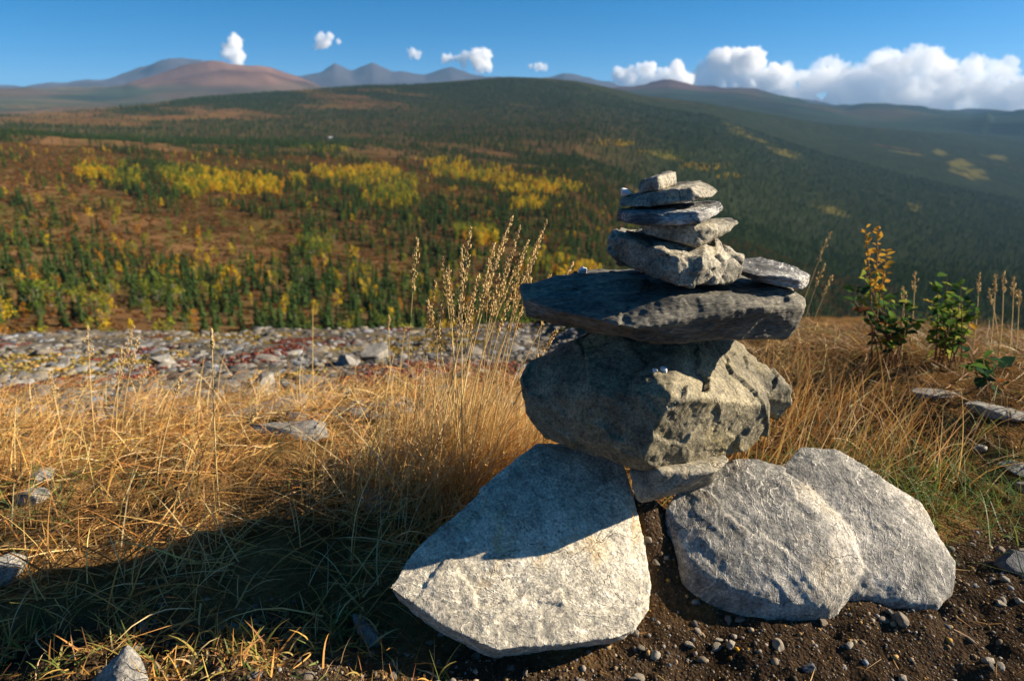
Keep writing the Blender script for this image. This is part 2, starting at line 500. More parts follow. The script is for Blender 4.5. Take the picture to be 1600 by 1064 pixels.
tree_by_color = np.maximum(0.35 + 0.55 * sstep(900, 2600, rf), 0.92 * sstep(0, 14, np.degrees(AZ.ravel())))[:, None]
hill = hc * (1 - cv * tree_by_color) + sg * cv * tree_by_color
# far ranges
zf = Z.ravel()
m8 = sstep(4200, 6200, rf)[:, None]
plain = c3(0.030, 0.045, 0.022) * (1 + 0.5 * v4) + c3(0.05, 0.02, 0.012) * sstep(0.1, 0.6, n2(xf, yf, 1500, 4, 61))[:, None]
hill = hill * (1 - m8) + plain * m8
thr = np.interp(np.degrees(AZ.ravel()), [-36, -31, -27, -12, 2], [430, 400, 235, 235, 235])
alpine = (sstep(thr, thr + 100, zf + 45 * n2(xf, yf, 700, 4, 62)) * sstep(5500, 7200, rf))[:, None]
leftm = sstep(-4, -10, np.degrees(AZ.ravel()))[:, None]
alp = (c3(0.155, 0.088, 0.060) * leftm + c3(0.085, 0.05, 0.045) * (1 - leftm)) * (1 + 0.55 * n2(xf, yf, 420, 5, 63)[:, None])
hill = hill * (1 - alpine) + alp * alpine
m14 = sstep(9300, 10500, rf)[:, None]
hill = hill * (1 - m14) + c3(0.055, 0.055, 0.065) * (1 + 0.4 * n2(xf, yf, 700, 5, 64)[:, None]) * m14
# meadows of yellowed birch on the far valley sides, too far away for single trees
for px, py, wr, wt in ((1165, 212, 130, 60), (1195, 222, 60, 40), (1150, 200, 90, 40), (1232, 240, 80, 45), (1215, 238, 50, 30), (1500, 258, 240, 40), (1525, 272, 120, 35), (1470, 240, 160, 30), (1430, 325, 70, 18), (1415, 240, 80, 60), (1560, 247, 150, 50), (1300, 330, 60, 30), (1040, 245, 60, 30)):
    gx, gy, _, hit = ground_at(px, py)
    if not hit[0]: continue
    a0 = math.atan2(gx[0], gy[0]); ux, uy = math.sin(a0), math.cos(a0)
    dr = (xf - gx[0]) * ux + (yf - gy[0]) * uy; dt = (xf - gx[0]) * uy - (yf - gy[0]) * ux
    q = (dr / wr) ** 2 + (dt / wt) ** 2 + 1.5 * n2(xf, yf, 34, 4, 66)
    w = (1 - sstep(0.0, 1.3, q))[:, None] * 0.55
    hill = hill * (1 - w) + c3(0.24, 0.20, 0.045) * w
C = C * (1 - farw) + hill * farw
C = np.clip(C, 0.004, 0.9)

iv = np.arange(NR * NA).reshape(NR, NA)
q = np.stack([iv[:-1, :-1], iv[:-1, 1:], iv[1:, 1:], iv[1:, :-1]], -1).reshape(-1, 4)[:, ::-1]
wrap = np.stack([iv[:-1, -1], iv[:-1, 0], iv[1:, 0], iv[1:, -1]], -1).reshape(-1, 4)[:, ::-1]
ground_mesh = mk_mesh('ground', np.stack([xf, yf, Z.ravel()], 1), np.concatenate([q, wrap]), True, C)

def ground_material():
    N = Nodes('ground_cover')
    at = N.n('ShaderNodeAttribute', attribute_name='tint')
    tc = N.n('ShaderNodeTexCoord'); vec = tc.outputs['Object']
    a = N.noise(vec, 9.0, 6, 0.65); b = N.noise(vec, 60.0, 5, 0.7); far = N.noise(vec, 0.09, 8, 0.7)
    g = N.n('ShaderNodeTexVoronoi', feature='F1'); g.inputs['Scale'].default_value = 120.0; N.l(vec, g.inputs['Vector'])
    c = N.mix(1.0, at.outputs[0], N.ramp(b, [(0.25, (0.45, 0.45, 0.46)), (0.75, (1.6, 1.55, 1.5))]), 'MULTIPLY')
    c = N.mix(1.0, c, N.ramp(a, [(0.3, (0.7, 0.7, 0.7)), (0.7, (1.3, 1.3, 1.3))]), 'MULTIPLY')
    c = N.mix(1.0, c, N.ramp(far, [(0.3, (0.75, 0.78, 0.75)), (0.7, (1.25, 1.2, 1.2))]), 'MULTIPLY')
    h = N.math('ADD', N.math('MULTIPLY', a, 0.5), N.math('ADD', N.math('MULTIPLY', b, 0.5), N.math('MULTIPLY', g.outputs[0], -0.35)))
    bp = N.n('ShaderNodeBump'); bp.inputs['Strength'].default_value = 1.0; bp.inputs['Distance'].default_value = 0.02
    N.l(h, bp.inputs['Height'])
    d = N.n('ShaderNodeBsdfDiffuse'); d.inputs['Roughness'].default_value = 0.6
    N.l(c, d.inputs[0]); N.l(bp.outputs[0], d.inputs['Normal']); N.l(d.outputs[0], N.out.inputs[0])
    return N.m
ground = link('ground', ground_mesh, ground_material())
tag(ground, 'tundra knoll falling away to wooded hillsides and mountains', kind='structure')

# ------------------------------------------------------------------ haze
def box_mesh(name, lo, hi):
    x0, y0, z0 = lo; x1, y1, z1 = hi
    v = [(x0, y0, z0), (x1, y0, z0), (x1, y1, z0), (x0, y1, z0), (x0, y0, z1), (x1, y0, z1), (x1, y1, z1), (x0, y1, z1)]
    f = [(0, 3, 2, 1), (4, 5, 6, 7), (0, 1, 5, 4), (1, 2, 6, 5), (2, 3, 7, 6), (3, 0, 4, 7)]
    return mk_mesh(name, v, f, False)
HAZE_DENSITY = 3.0e-5
N = Nodes('air')
pv = N.n('ShaderNodeVolumePrincipled')
pv.inputs['Color'].default_value = (0.30, 0.58, 1.0, 1)
pv.inputs['Density'].default_value = HAZE_DENSITY
pv.inputs['Anisotropy'].default_value = 0.0
N.l(pv.outputs[0], N.out.inputs['Volume'])
N.m.cycles.homogeneous_volume = True
haze = link('haze', box_mesh('haze', (-16600, -16600, float(Z.min()) - 5), (16600, 16600, float(Z.max()) + 30)), N.m)
tag(haze, 'thin blue air over the valley and the mountains', kind='stuff')

# ------------------------------------------------------------------ clouds (beyond the mountains, outside the haze)
def remeshed(bm, voxel):
    me = bpy.data.meshes.new('tmp'); bm.to_mesh(me); bm.free()
    o = bpy.data.objects.new('tmp', me); col.objects.link(o)
    md = o.modifiers.new('r', 'REMESH'); md.mode = 'VOXEL'; md.voxel_size = voxel
    dg = bpy.context.evaluated_depsgraph_get()
    ev = o.evaluated_get(dg); m2 = ev.to_mesh()
    v = np.empty(len(m2.vertices) * 3); m2.vertices.foreach_get('co', v)
    f = np.empty(len(m2.loops), np.int64); m2.loops.foreach_get('vertex_index', f)
    tot = np.empty(len(m2.polygons), np.int64); m2.polygons.foreach_get('loop_total', tot)
    st = np.empty(len(m2.polygons), np.int64); m2.polygons.foreach_get('loop_start', st)
    quads = np.stack([f[st[tot == 4] + k] for k in range(4)], 1)
    ev.to_mesh_clear()
    bpy.data.objects.remove(o); bpy.data.meshes.remove(me)
    return v.reshape(-1, 3), quads

def vapour(dens):
  N = Nodes('cloud_vapour')
  vs = N.n('ShaderNodeVolumeScatter'); vs.inputs['Color'].default_value = (1, 1, 1, 1)
  vs.inputs['Density'].default_value = dens; vs.inputs['Anisotropy'].default_value = 0.0
  N.l(vs.outputs[0], N.out.inputs['Volume'])
  N.m.cycles.homogeneous_volume = True
  return N.m
CLOUD_VOL = vapour(0.0065)
BANK_VOL = vapour(0.0019)
N = Nodes('cloud_white')
d = N.n('ShaderNodeBsdfDiffuse'); d.inputs[0].default_value = (0.9, 0.9, 0.92, 1)
t = N.n('ShaderNodeBsdfTranslucent'); t.inputs[0].default_value = (0.9, 0.9, 0.92, 1)
mx = N.n('ShaderNodeMixShader'); mx.inputs[0].default_value = 0.4
N.l(d.outputs[0], mx.inputs[1]); N.l(t.outputs[0], mx.inputs[2]); N.l(mx.outputs[0], N.out.inputs[0])
CLOUD_MAT = N.m
def cloud(px, py, w, h, label, n=14, dist=20000.0, seed=0, flat=0.0):
    rs = np.random.default_rng(seed)
    c = P(px, py, dist); k = dist / FPX / 0.97
    bm = bmesh.new()
    W, H = w * k / 2, h * k / 2
    for i in range(n):
        ux = rs.uniform(-1, 1); uz = rs.uniform(-1, 0.15) if i % 2 else rs.uniform(-0.9, 0.75 * (1 - ux * ux))
        s = min(W, H) * rs.uniform(0.40, 0.72) * (1 - 0.35 * abs(ux))
        pos = Vector((ux * (W - s), rs.uniform(-0.5, 0.5) * max(W * 0.5, H), max(uz * H, -H + s * 0.6)))
        bmesh.ops.create_icosphere(bm, subdivisions=3, radius=s, matrix=Matrix.Translation(pos))
    v, f = remeshed(bm, min(W, H) / 20)
    v = laplace(v, f, 2)
    nn = normals(v, f)
    s = min(W, H)
    v = v + nn * (s * 0.30 * fbm(v / (s * 0.42), 5, seed + 5, 0.6))[:, None]
    o = link('cloud', mk_mesh('cloud', v, f), BANK_VOL if flat else CLOUD_VOL, None, Vector(c))
    tag(o, label, 'cloud', 'white clouds over the mountains')
cloud(365, 77, 30, 38, 'upright puff of white cloud above the broad brown mountain', 12, seed=1)
cloud(509, 63, 46, 22, 'small tilted white cloud above the sharp blue peaks', 10, seed=2)
cloud(648, 81, 22, 17, 'tiny round white cloud by itself in the blue', 7, seed=3)
cloud(697, 90, 38, 15, 'low flat white cloudlet beside a bigger round cloud', 9, seed=4)
cloud(747, 91, 54, 32, 'rounded white cloud with flat base beside a flat cloudlet', 14, seed=5)
cloud(1020, 122, 118, 46, 'white cumulus rising behind the saddle of the brown ridge', 34, dist=21000, seed=6)
cloud(1152, 118, 140, 66, 'tall white cumulus at the head of the long cloud bank', 44, dist=22000, seed=7)
cloud(1400, 132, 480, 78, 'long white cloud bank stretching over the far low hills', 170, dist=23000, seed=8, flat=1)
cloud(842, 104, 30, 12, 'faint thin cloud streak over the long wooded hill', 24, seed=9)

# ------------------------------------------------------------------ trees
def spruce_crown(seed, tiers=9, per=8):
    rs = np.random.default_rng(seed); v = []; f = []
    for i in range(tiers):
        t = (i + 0.4) / tiers
        z = 0.06 + 0.94 * t; rad = (0.20 * (1 - t) ** 0.85 + 0.014) * rs.uniform(0.75, 1.2)
        for k in range(per):
            a = rs.uniform(0, 2 * math.pi); r = rad * rs.uniform(0.6, 1.25); dz = rs.uniform(0.03, 0.07)
            w = 0.058 * rs.uniform(0.7, 1.3) * (1.25 - t)
            ca, sa = math.cos(a), math.sin(a); b = len(v)
            v += [(0.01 * ca, 0.01 * sa, z + dz * 0.6), (0.6 * r * ca - w * sa, 0.6 * r * sa + w * ca, z - dz * 0.25),
                  (r * ca, r * sa, z - dz), (0.6 * r * ca + w * sa, 0.6 * r * sa - w * ca, z - dz * 0.25), (0.55 * r * ca, 0.55 * r * sa, z - dz * 1.3)]
            f += [(b, b + 1, b + 2), (b, b + 2, b + 3), (b, b + 1, b + 4), (b, b + 4, b + 3)]
    b = len(v)
    v += [(0.015, 0, 0.9), (-0.008, 0.013, 0.9), (-0.008, -0.013, 0.9), (0, 0, 1.03)]
    f += [(b, b + 1, b + 3), (b + 1, b + 2, b + 3), (b + 2, b, b + 3)]
    return mk_mesh('crown', v, f, False)
def birch_crown(seed, n=150, wide=0.20):
    rs = np.random.default_rng(seed); v = []; f = []
    lobes = [(rs.normal(0, wide * 0.35), rs.normal(0, wide * 0.35), rs.uniform(0.16, 0.86)) for _ in range(11)]
    for k in range(n):
        lx, ly, lz = lobes[rs.integers(len(lobes))]
        g = rs.normal(0, 1, 3); g /= np.linalg.norm(g)
        sh = (1.15 - abs(lz - 0.5) * 1.3)
        p = np.array((lx, ly, lz)) + g * np.array((wide * 0.55 * sh, wide * 0.55 * sh, 0.13)) * rs.uniform(0.5, 1.05)
        s = rs.uniform(0.022, 0.042)
        a = rs.normal(0, 1, 3); a /= np.linalg.norm(a); bvec = np.cross(a, rs.normal(0, 1, 3)); bvec /= np.linalg.norm(bvec)
        b = len(v)
        v += [tuple(p + a * s), tuple(p + bvec * s * 0.8), tuple(p - a * s), tuple(p - bvec * s * 0.8)]
        f += [(b, b + 1, b + 2), (b, b + 2, b + 3)]
    return mk_mesh('crown', v, f, False)
def trunk_mesh(r, h, limbs=0, seed=0):
    rs = np.random.default_rng(seed); v = []; f = []
    def seg(p0, p1, r0, r1):
        p0 = Vector(p0); p1 = Vector(p1); q = (p1 - p0).to_track_quat('Z', 'Y'); b = len(v)
        for p, rad in ((p0, r0), (p1, r1)):
            for k in range(5):
                a = k * 2 * math.pi / 5
                v.append(tuple(p + q @ Vector((rad * math.cos(a), rad * math.sin(a), 0))))
        for k in range(5):
            f.append((b + k, b + (k + 1) % 5, b + 5 + (k + 1) % 5, b + 5 + k))
    seg((0, 0, -0.03), (0, 0, h * 0.5), r, r * 0.7); seg((0, 0, h * 0.5), (0, 0, h), r * 0.7, r * 0.2)
    for k in range(limbs):
        a = rs.uniform(0, 6.28); z = rs.uniform(0.25, 0.65); l = rs.uniform(0.12, 0.2)
        seg((0, 0, z), (l * math.cos(a), l * math.sin(a), z + l * 1.1), r * 0.4, r * 0.12)
    return mk_mesh('trunk', v, f)
M_SPRUCE = leaf_material('spruce_needles', (0.022, 0.045, 0.016), (0.065, 0.105, 0.028), 0.2)
M_BARK = plain_material('dark_bark', (0.05, 0.035, 0.025), (0.11, 0.08, 0.06))
M_BIRCHBARK = plain_material('pale_bark', (0.13, 0.11, 0.09), (0.24, 0.22, 0.19))
M_YEL = leaf_material('yellow_leaves', (0.44, 0.29, 0.015), (0.72, 0.52, 0.03), 0.4)
M_ORA = leaf_material('orange_leaves', (0.36, 0.15, 0.015), (0.55, 0.28, 0.03), 0.4)
M_LIM = leaf_material('lime_leaves', (0.15, 0.17, 0.022), (0.32, 0.30, 0.03), 0.4)
M_GRE = leaf_material('green_leaves', (0.055, 0.10, 0.02), (0.13, 0.18, 0.03), 0.35)
protos = {}
for kind in range(3):
    protos['spruce%d' % kind] = (spruce_crown(100 + kind, 9 + kind, 8), M_SPRUCE, trunk_mesh(0.022, 0.9), M_BARK)
for nm, mt in (('yellow', M_YEL), ('orange', M_ORA), ('lime', M_LIM), ('green', M_GRE)):
    for kind in range(2):
        protos['%s%d' % (nm, kind)] = (birch_crown(200 + len(protos), 160, 0.15 + 0.07 * kind), mt, trunk_mesh(0.018, 0.75, 4, 7 + kind), M_BIRCHBARK)
for k, (cm, cmat, tm, tmat) in protos.items():
    cm.materials.append(cmat); tm.materials.append(tmat)

trees = []     # x, y, z, height, kind, seen size
def add_trees(x, y, kinds, h):
    z = height(x, y)
    for i in range(len(x)):
        trees.append((x[i], y[i], z[i], h[i], kinds[i]))
def rand_sector(n, r0, r1, a0, a1):
    r = np.sqrt(rng.uniform(r0 * r0, r1 * r1, n)); a = np.radians(rng.uniform(a0, a1, n))
    return r * np.sin(a), r * np.cos(a)
# spruces, closer together where the cover is close
for n, r0, r1, hh in ((43500, 118, 1000, 1.0), (64000, 1000, 2800, 1.3)):
    x, y = rand_sector(n, r0, r1, -52, 46)
    c = cover(x, y)
    a = np.degrees(np.arctan2(x, y)); r = np.hypot(x, y)
    start = np.interp(a, [-52, 3, 14, 25, 46], [118, 118, 260, 420, 600])
    keep = (rng.random(n) < 0.03 + 0.90 * c ** 1.3) & (r > start)
    x, y = x[keep], y[keep]
    add_trees(x, y, ['spruce%d' % k for k in rng.integers(0, 3, len(x))], hh * rng.uniform(3.4, 7.2, len(x)))
# single birches among them, most of them low on the slope
x, y = rand_sector(5900, 118, 800, -52, 16)
r = np.hypot(x, y)
keep = rng.random(len(x)) < np.interp(r, [150, 260, 330, 800], [0.95, 0.8, 0.22, 0.13])
x, y = x[keep], y[keep]
pal = np.array(['yellow', 'orange', 'lime', 'green'])
kk = ['%s%d' % (pal[i], rng.integers(0, 2)) for i in rng.choice(4, len(x), p=[0.22, 0.14, 0.30, 0.34])]
add_trees(x, y, kk, rng.uniform(3.2, 6.0, len(x)))
# groves of yellow and lime birch
groves = [(140, 262, 24, 14, 55, 'y'), (160, 268, 18, 8, 40, 'y'), (200, 272, 26, 18, 60, 'g'), (285, 270, 36, 14, 90, 'g'), (330, 278, 46, 16, 160, 'y'), (385, 285, 50, 14, 170, 'y'), (420, 288, 25, 10, 70, 'y'),
          (300, 292, 30, 14, 60, 'g'), (466, 278, 13, 9, 30, 'y'), (520, 266, 36, 9, 110, 'y'), (585, 264, 40, 10, 120, 'y'), (560, 280, 50, 10, 80, 'g'), (615, 305, 45, 16, 120, 'g'), (630, 280, 25, 12, 50, 'g'),
          (700, 250, 36, 11, 110, 'y'), (725, 262, 25, 10, 60, 'y'), (770, 268, 40, 14, 130, 'y'), (820, 288, 45, 14, 150, 'y'), (870, 290, 40, 12, 110, 'y'), (825, 314, 28, 8, 60, 'y'), (735, 270, 40, 8, 60, 'g'), (690, 262, 20, 8, 40, 'g'),
          (740, 362, 34, 9, 60, 'g'), (760, 372, 20, 7, 40, 'y'), (960, 218, 34, 5, 60, 'y'), (1040, 236, 50, 7, 80, 'g'), (1100, 255, 40, 6, 60, 'y'), (1140, 270, 24, 4, 30, 'y'),
          (500, 228, 50, 6, 60, 'g'), (860, 410, 40, 20, 60, 'g'), (900, 425, 40, 14, 50, 'y'), (250, 465, 26, 22, 18, 'G'), (360, 440, 14, 14, 10, 'y'), (500, 385, 26, 14, 26, 'G'), (480, 390, 22, 14, 20, 'G'), (60, 480, 30, 10, 12, 'G')]
for px, py, wx, wy, n, t in groves:
    u = rng.uniform(-1, 1, (n * 2, 2)); u = u[(u ** 2).sum(1) < 1][:n]
    x, y, z, hit = ground_at(px + u[:, 0] * wx, py + 8 + u[:, 1] * wy)
    p = {'y': [0.66, 0.12, 0.18, 0.04], 'g': [0.16, 0.02, 0.52, 0.30], 'G': [0.04, 0.0, 0.30, 0.66]}[t]
    x, y = x[hit] + rng.normal(0, 1, hit.sum()), y[hit] + rng.normal(0, 2, hit.sum())
    add_trees(x, y, ['%s%d' % (pal[i], rng.integers(0, 2)) for i in rng.choice(4, len(x), p=p)], rng.uniform(4.5, 7.5, len(x)))

def in_view(x, y, z, h):
    d = CP * y - SP * (z + h - CAM_H); uu = SP * y + CP * (z + h - CAM_H)
    px = 800 + FPX * x / d; py = 532 - FPX * uu / d
    return -20 < px < 1620 and py < 520 and not (820 < px < 1270 and py > 440)
scored = []
for i, (x, y, z, h, k) in enumerate(trees):
    s = h / math.hypot(x, y)
    scored.append(s if in_view(x, y, z, h) else -1)
scored = np.array(scored)
is_sp = np.array([k.startswith('spruce') for *_, k in trees])
top = set(np.where(is_sp)[0][np.argsort(-scored[is_sp])[:300]]) | set(np.where(~is_sp)[0][np.argsort(-scored[~is_sp])[:300]])
TREE_LABEL = {'spruce': 'dark green narrow spruce low on the slope facing the knoll', 'yellow': 'bright yellow birch among dark spruces on the facing slope',
              'orange': 'orange birch among dark spruces on the facing slope', 'lime': 'yellow-green birch among dark spruces on the facing slope', 'green': 'leafy green birch among dark spruces on the facing slope'}
crown_of = {}
rest = {}
for i, (x, y, z, h, k) in enumerate(trees):
    wsc = h * random.uniform(0.85, 1.2) * (1.0 if k.startswith('spruce') else 1.25); rz = random.uniform(0, 6.28)
    if i in top:
        cm, _, tm, _ = protos[k]; base = k[:-1]
        e = bpy.data.objects.new('spruce_tree' if base == 'spruce' else 'birch_tree', None); col.objects.link(e)
        e.location = (x, y, z - 0.1); e.rotation_euler = (0, 0, rz); e.scale = (wsc, wsc, h); e.empty_display_size = 0.3
        tag(e, TREE_LABEL[base], 'spruce' if base == 'spruce' else 'birch', base + ' trees on the facing slope')
        link('trunk', tm, None, e)
        c = link('crown', cm, None, e)
        crown_of.setdefault(k, c)
    else:
        rest.setdefault(k, []).append((x, y, z - 0.1, wsc, h, rz))
def instancer(name, pts, source, label):
    pts = np.array(pts)
    me = bpy.data.meshes.new(name); me.vertices.add(len(pts)); me.vertices.foreach_set('co', pts[:, :3].astype(np.float32).ravel())
    a = me.attributes.new('size', 'FLOAT_VECTOR', 'POINT'); a.data.foreach_set('vector', pts[:, [3, 3, 4]].astype(np.float32).ravel())
    b = me.attributes.new('turn', 'FLOAT_VECTOR', 'POINT'); b.data.foreach_set('vector', np.stack([0 * pts[:, 5], 0 * pts[:, 5], pts[:, 5]], 1).astype(np.float32).ravel())
    o = link(name, me)
    ng = bpy.data.node_groups.new(name, 'GeometryNodeTree')
    ng.interface.new_socket('Geometry', in_out='INPUT', socket_type='NodeSocketGeometry')
    ng.interface.new_socket('Geometry', in_out='OUTPUT', socket_type='NodeSocketGeometry')
    gi = ng.nodes.new('NodeGroupInput'); go = ng.nodes.new('NodeGroupOutput')
    oi = ng.nodes.new('GeometryNodeObjectInfo'); oi.inputs['Object'].default_value = source; oi.inputs['As Instance'].default_value = True
    ip = ng.nodes.new('GeometryNodeInstanceOnPoints')
    at = []
    for nm in ('size', 'turn'):
        n = ng.nodes.new('GeometryNodeInputNamedAttribute'); n.data_type = 'FLOAT_VECTOR'; n.inputs['Name'].default_value = nm; at.append(n)
    ng.links.new(gi.outputs[0], ip.inputs['Points']); ng.links.new(oi.outputs['Geometry'], ip.inputs['Instance'])
    ng.links.new(at[0].outputs[0], ip.inputs['Scale']); ng.links.new(at[1].outputs[0], ip.inputs['Rotation'])
    ng.links.new(ip.outputs[0], go.inputs[0])
    md = o.modifiers.new('scatter', 'NODES'); md.node_group = ng
    tag(o, label, kind='stuff')
    return o
for k, pts in rest.items():
    if k not in crown_of:
        cm, _, tm, _ = protos[k]
        x, y, z, w, h, rz = pts.pop(0); base = k[:-1]
        e = bpy.data.objects.new('birch_tree', None); col.objects.link(e); e.location = (x, y, z); e.scale = (w, w, h)
        tag(e, TREE_LABEL[base], 'birch', base + ' trees on the facing slope'); link('trunk', tm, None, e); crown_of[k] = link('crown', cm, None, e)
    instancer('spruce_forest' if k.startswith('spruce') else 'birch_forest', pts, crown_of[k], 'woods of %s on the far hillsides' % ('dark spruce' if k.startswith('spruce') else k[:-1] + ' birch'))

# dwarf shrubs that roughen the heath between the trees
def shrub_mesh(seed, n=46):
    rs = np.random.default_rng(seed); v = []; f = []
    for k in range(n):
        g = rs.normal(0, 1, 3); g /= np.linalg.norm(g); g[2] = abs(g[2]); p = g * np.array((0.5, 0.5, 0.42)) * rs.uniform(0.5, 1.1)
        a = rs.normal(0, 1, 3); a /= np.linalg.norm(a); b_ = np.cross(a, rs.normal(0, 1, 3)); b_ /= np.linalg.norm(b_); sz_ = rs.uniform(0.08, 0.17); b = len(v)
        v += [tuple(p + a * sz_), tuple(p + b_ * sz_), tuple(p - a * sz_), tuple(p - b_ * sz_)]; f += [(b, b + 1, b + 2), (b, b + 2, b + 3)]
    return mk_mesh('foliage', v, f, False)
N = Nodes('dwarf_birch_leaves')
oi = N.n('ShaderNodeObjectInfo')
cc_ = N.ramp(oi.outputs['Random'], [(0.0, (0.07, 0.06, 0.02)), (0.2, (0.18, 0.075, 0.025)), (0.45, (0.14, 0.062, 0.025)), (0.62, (0.22, 0.11, 0.035)), (0.8, (0.06, 0.075, 0.02)), (0.93, (0.24, 0.13, 0.03)), (1.0, (0.03, 0.045, 0.018))])
df = N.n('ShaderNodeBsdfDiffuse'); N.l(cc_, df.inputs[0]); tr = N.n('ShaderNodeBsdfTranslucent'); N.l(cc_, tr.inputs[0])
mx = N.n('ShaderNodeMixShader'); mx.inputs[0].default_value = 0.3; N.l(df.outputs[0], mx.inputs[1]); N.l(tr.outputs[0], mx.inputs[2]); N.l(mx.outputs[0], N.out.inputs[0])
x, y = rand_sector(57000, 118, 800, -52, 30); z = height(x, y)
hgt = rng.uniform(0.6, 1.7, len(x)) * np.interp(np.hypot(x, y), [140, 800], [0.9, 1.5])
g = ground_at(300, 440)
sh = link('dwarf_shrub', shrub_mesh(1), N.m, None, (g[0][0], g[1][0], g[2][0])); sh.scale = (1.6, 1.6, 1.4)
tag(sh, 'low russet dwarf shrub in the open heath of the facing slope', 'shrub')
instancer('heath_shrubs', np.stack([x, y, z - 0.05, hgt * rng.uniform(1.0, 1.9, len(x)), hgt, rng.uniform(0, 6.28, len(x))], 1), sh, 'russet and olive dwarf shrubs all over the facing slope')

# ------------------------------------------------------------------ cairn stones
def facets(v, amp, slope, cells, seed):
    """broken, roughly planar chips: every patch of the surface gets its own small step and tilt"""
    rs = np.random.default_rng(seed + 77)
    s = v[rs.integers(0, len(v), cells)]; off = rs.uniform(-1, 1, cells) * amp; g = rs.normal(0, 1, (cells, 3)) * slope
    p = v + 0.012 * np.stack([vnoise(v * 30 + k * 9.1, seed + k) for k in range(3)], 1)
    best = np.full(len(v), 1e9); idx = np.zeros(len(v), int)
    for k in range(cells):
        d = ((p - s[k]) ** 2).sum(1); m = d < best; best[m] = d[m]; idx[m] = k
    return off[idx] + ((v - s[idx]) * g[idx]).sum(1)
def hull_rock(name, hulls, mat, label, category='rock', voxel=0.005, smooth=5, lump=0.006, layer=0.003, layer_dir=(0.1, -0.15, 1.0), layer_freq=70.0, fine=0.0015, seed=0, group=None, chip=0.0, cells=0, fac=(0.004, 0.08)):
    bm = bmesh.new()
    for pts in hulls:
        b2 = bmesh.new()
        for p in pts: b2.verts.new(Vector(p))
        res = bmesh.ops.convex_hull(b2, input=b2.verts)
        bmesh.ops.delete(b2, geom=[g for g in res['geom_interior'] if isinstance(g, bmesh.types.BMVert)], context='VERTS')
        bmesh.ops.recalc_face_normals(b2, faces=b2.faces)
        tm = bpy.data.meshes.new('t'); b2.to_mesh(tm); b2.free(); bm.from_mesh(tm); bpy.data.meshes.remove(tm)
    v, f = remeshed(bm, voxel)
    v = laplace(v, f, smooth)
    nn = normals(v, f)
    ld = np.array(layer_dir, float); ld /= np.linalg.norm(ld)
    off = seed * 3.17
    s = v @ ld + 0.012 * fbm(v * 7 + off, 3, seed)
    st = vnoise(np.stack([s * layer_freq, 0 * s + off, 0 * s], 1), seed + 1) + 0.6 * vnoise(np.stack([s * layer_freq * 2.7, 0 * s + off, 0 * s], 1), seed + 2)
    side = 1 - np.abs(nn @ ld) ** 2
    d = lump * fbm(v * 9 + off, 4, seed + 3) + layer * st * side * (0.6 + 0.6 * vnoise(v * 14, seed + 6)) + fine * fbm(v * 55 + off, 3, seed + 4) + 0.4 * fine * fbm(v * 130 + off, 2, seed + 9)
    if chip:
        c = fbm(v * 16 + off, 2, seed + 8)
        d -= chip * sstep(0.15, 0.5, c)
    if cells: d = d + facets(v, fac[0], fac[1], cells, seed)
    v = v + nn * d[:, None]
    v = laplace(v, f, 1, 0.25)
    base = np.array((v[:, 0].mean(), v[:, 1].mean(), v[:, 2].min()))
    me = mk_mesh(name, v - base, f)
    o = link(name, me, mat, None, Vector(base))
    tag(o, label, category, group)
    return o, v, f

G1 = dict(dark=(0.10, 0.10, 0.095), mid=(0.25, 0.24, 0.22), light=(0.45, 0.42, 0.37), ochre=(0.40, 0.27, 0.11))
M_SLAB = rock_material('pale_folded_schist', ochre_amount=0.75, rot=(0.9, 0.35, 0.5), fold=1.1, lines=0.8, dark=(0.22, 0.205, 0.175), mid=(0.50, 0.455, 0.365), light=(0.74, 0.68, 0.56), ochre=(0.55, 0.38, 0.17), speck=0.5)
M_TWIN = rock_material('grey_folded_schist', ochre_amount=0.35, rot=(0.2, 1.15, 0.3), fold=1.3, lines=1.0, dark=(0.10, 0.10, 0.095), mid=(0.26, 0.25, 0.225), light=(0.58, 0.54, 0.47), ochre=(0.44, 0.33, 0.17), speck=0.9)
M_BOULDER = rock_material('olive_schist', ochre_amount=0.5, rot=(0.5, -0.6, 0.2), fold=0.8, lines=0.35, dark=(0.07, 0.065, 0.05), mid=(0.20, 0.175, 0.115), light=(0.38, 0.33, 0.22), ochre=(0.36, 0.28, 0.09), speck=1.2)
M_WIDE = rock_material('banded_schist', ochre_amount=0.35, rot=(0.08, -0.12, 0.1), fold=1.0, lines=0.35, dark=(0.05, 0.05, 0.045), mid=(0.15, 0.14, 0.115), light=(0.34, 0.30, 0.22), ochre=(0.30, 0.21, 0.09), speck=1.1, squash=(0.35, 0.45, 1.8))
M_UPPER = rock_material('warm_grey_schist', ochre_amount=0.35, rot=(0.3, 0.4, 0.2), fold=0.9, lines=0.3, dark=(0.09, 0.085, 0.07), mid=(0.25, 0.23, 0.18), light=(0.47, 0.43, 0.34), ochre=(0.42, 0.31, 0.14), speck=1.1)
M_STRIPE = rock_material('striped_schist', ochre_amount=0.05, rot=(0.1, 0.25, 0.1), fold=3.6, lines=1.6, dark=(0.03, 0.032, 0.035), mid=(0.10, 0.10, 0.10), light=(0.58, 0.57, 0.54), ochre=(0.3, 0.25, 0.15), speck=0.9, squash=(0.5, 0.8, 1.3))

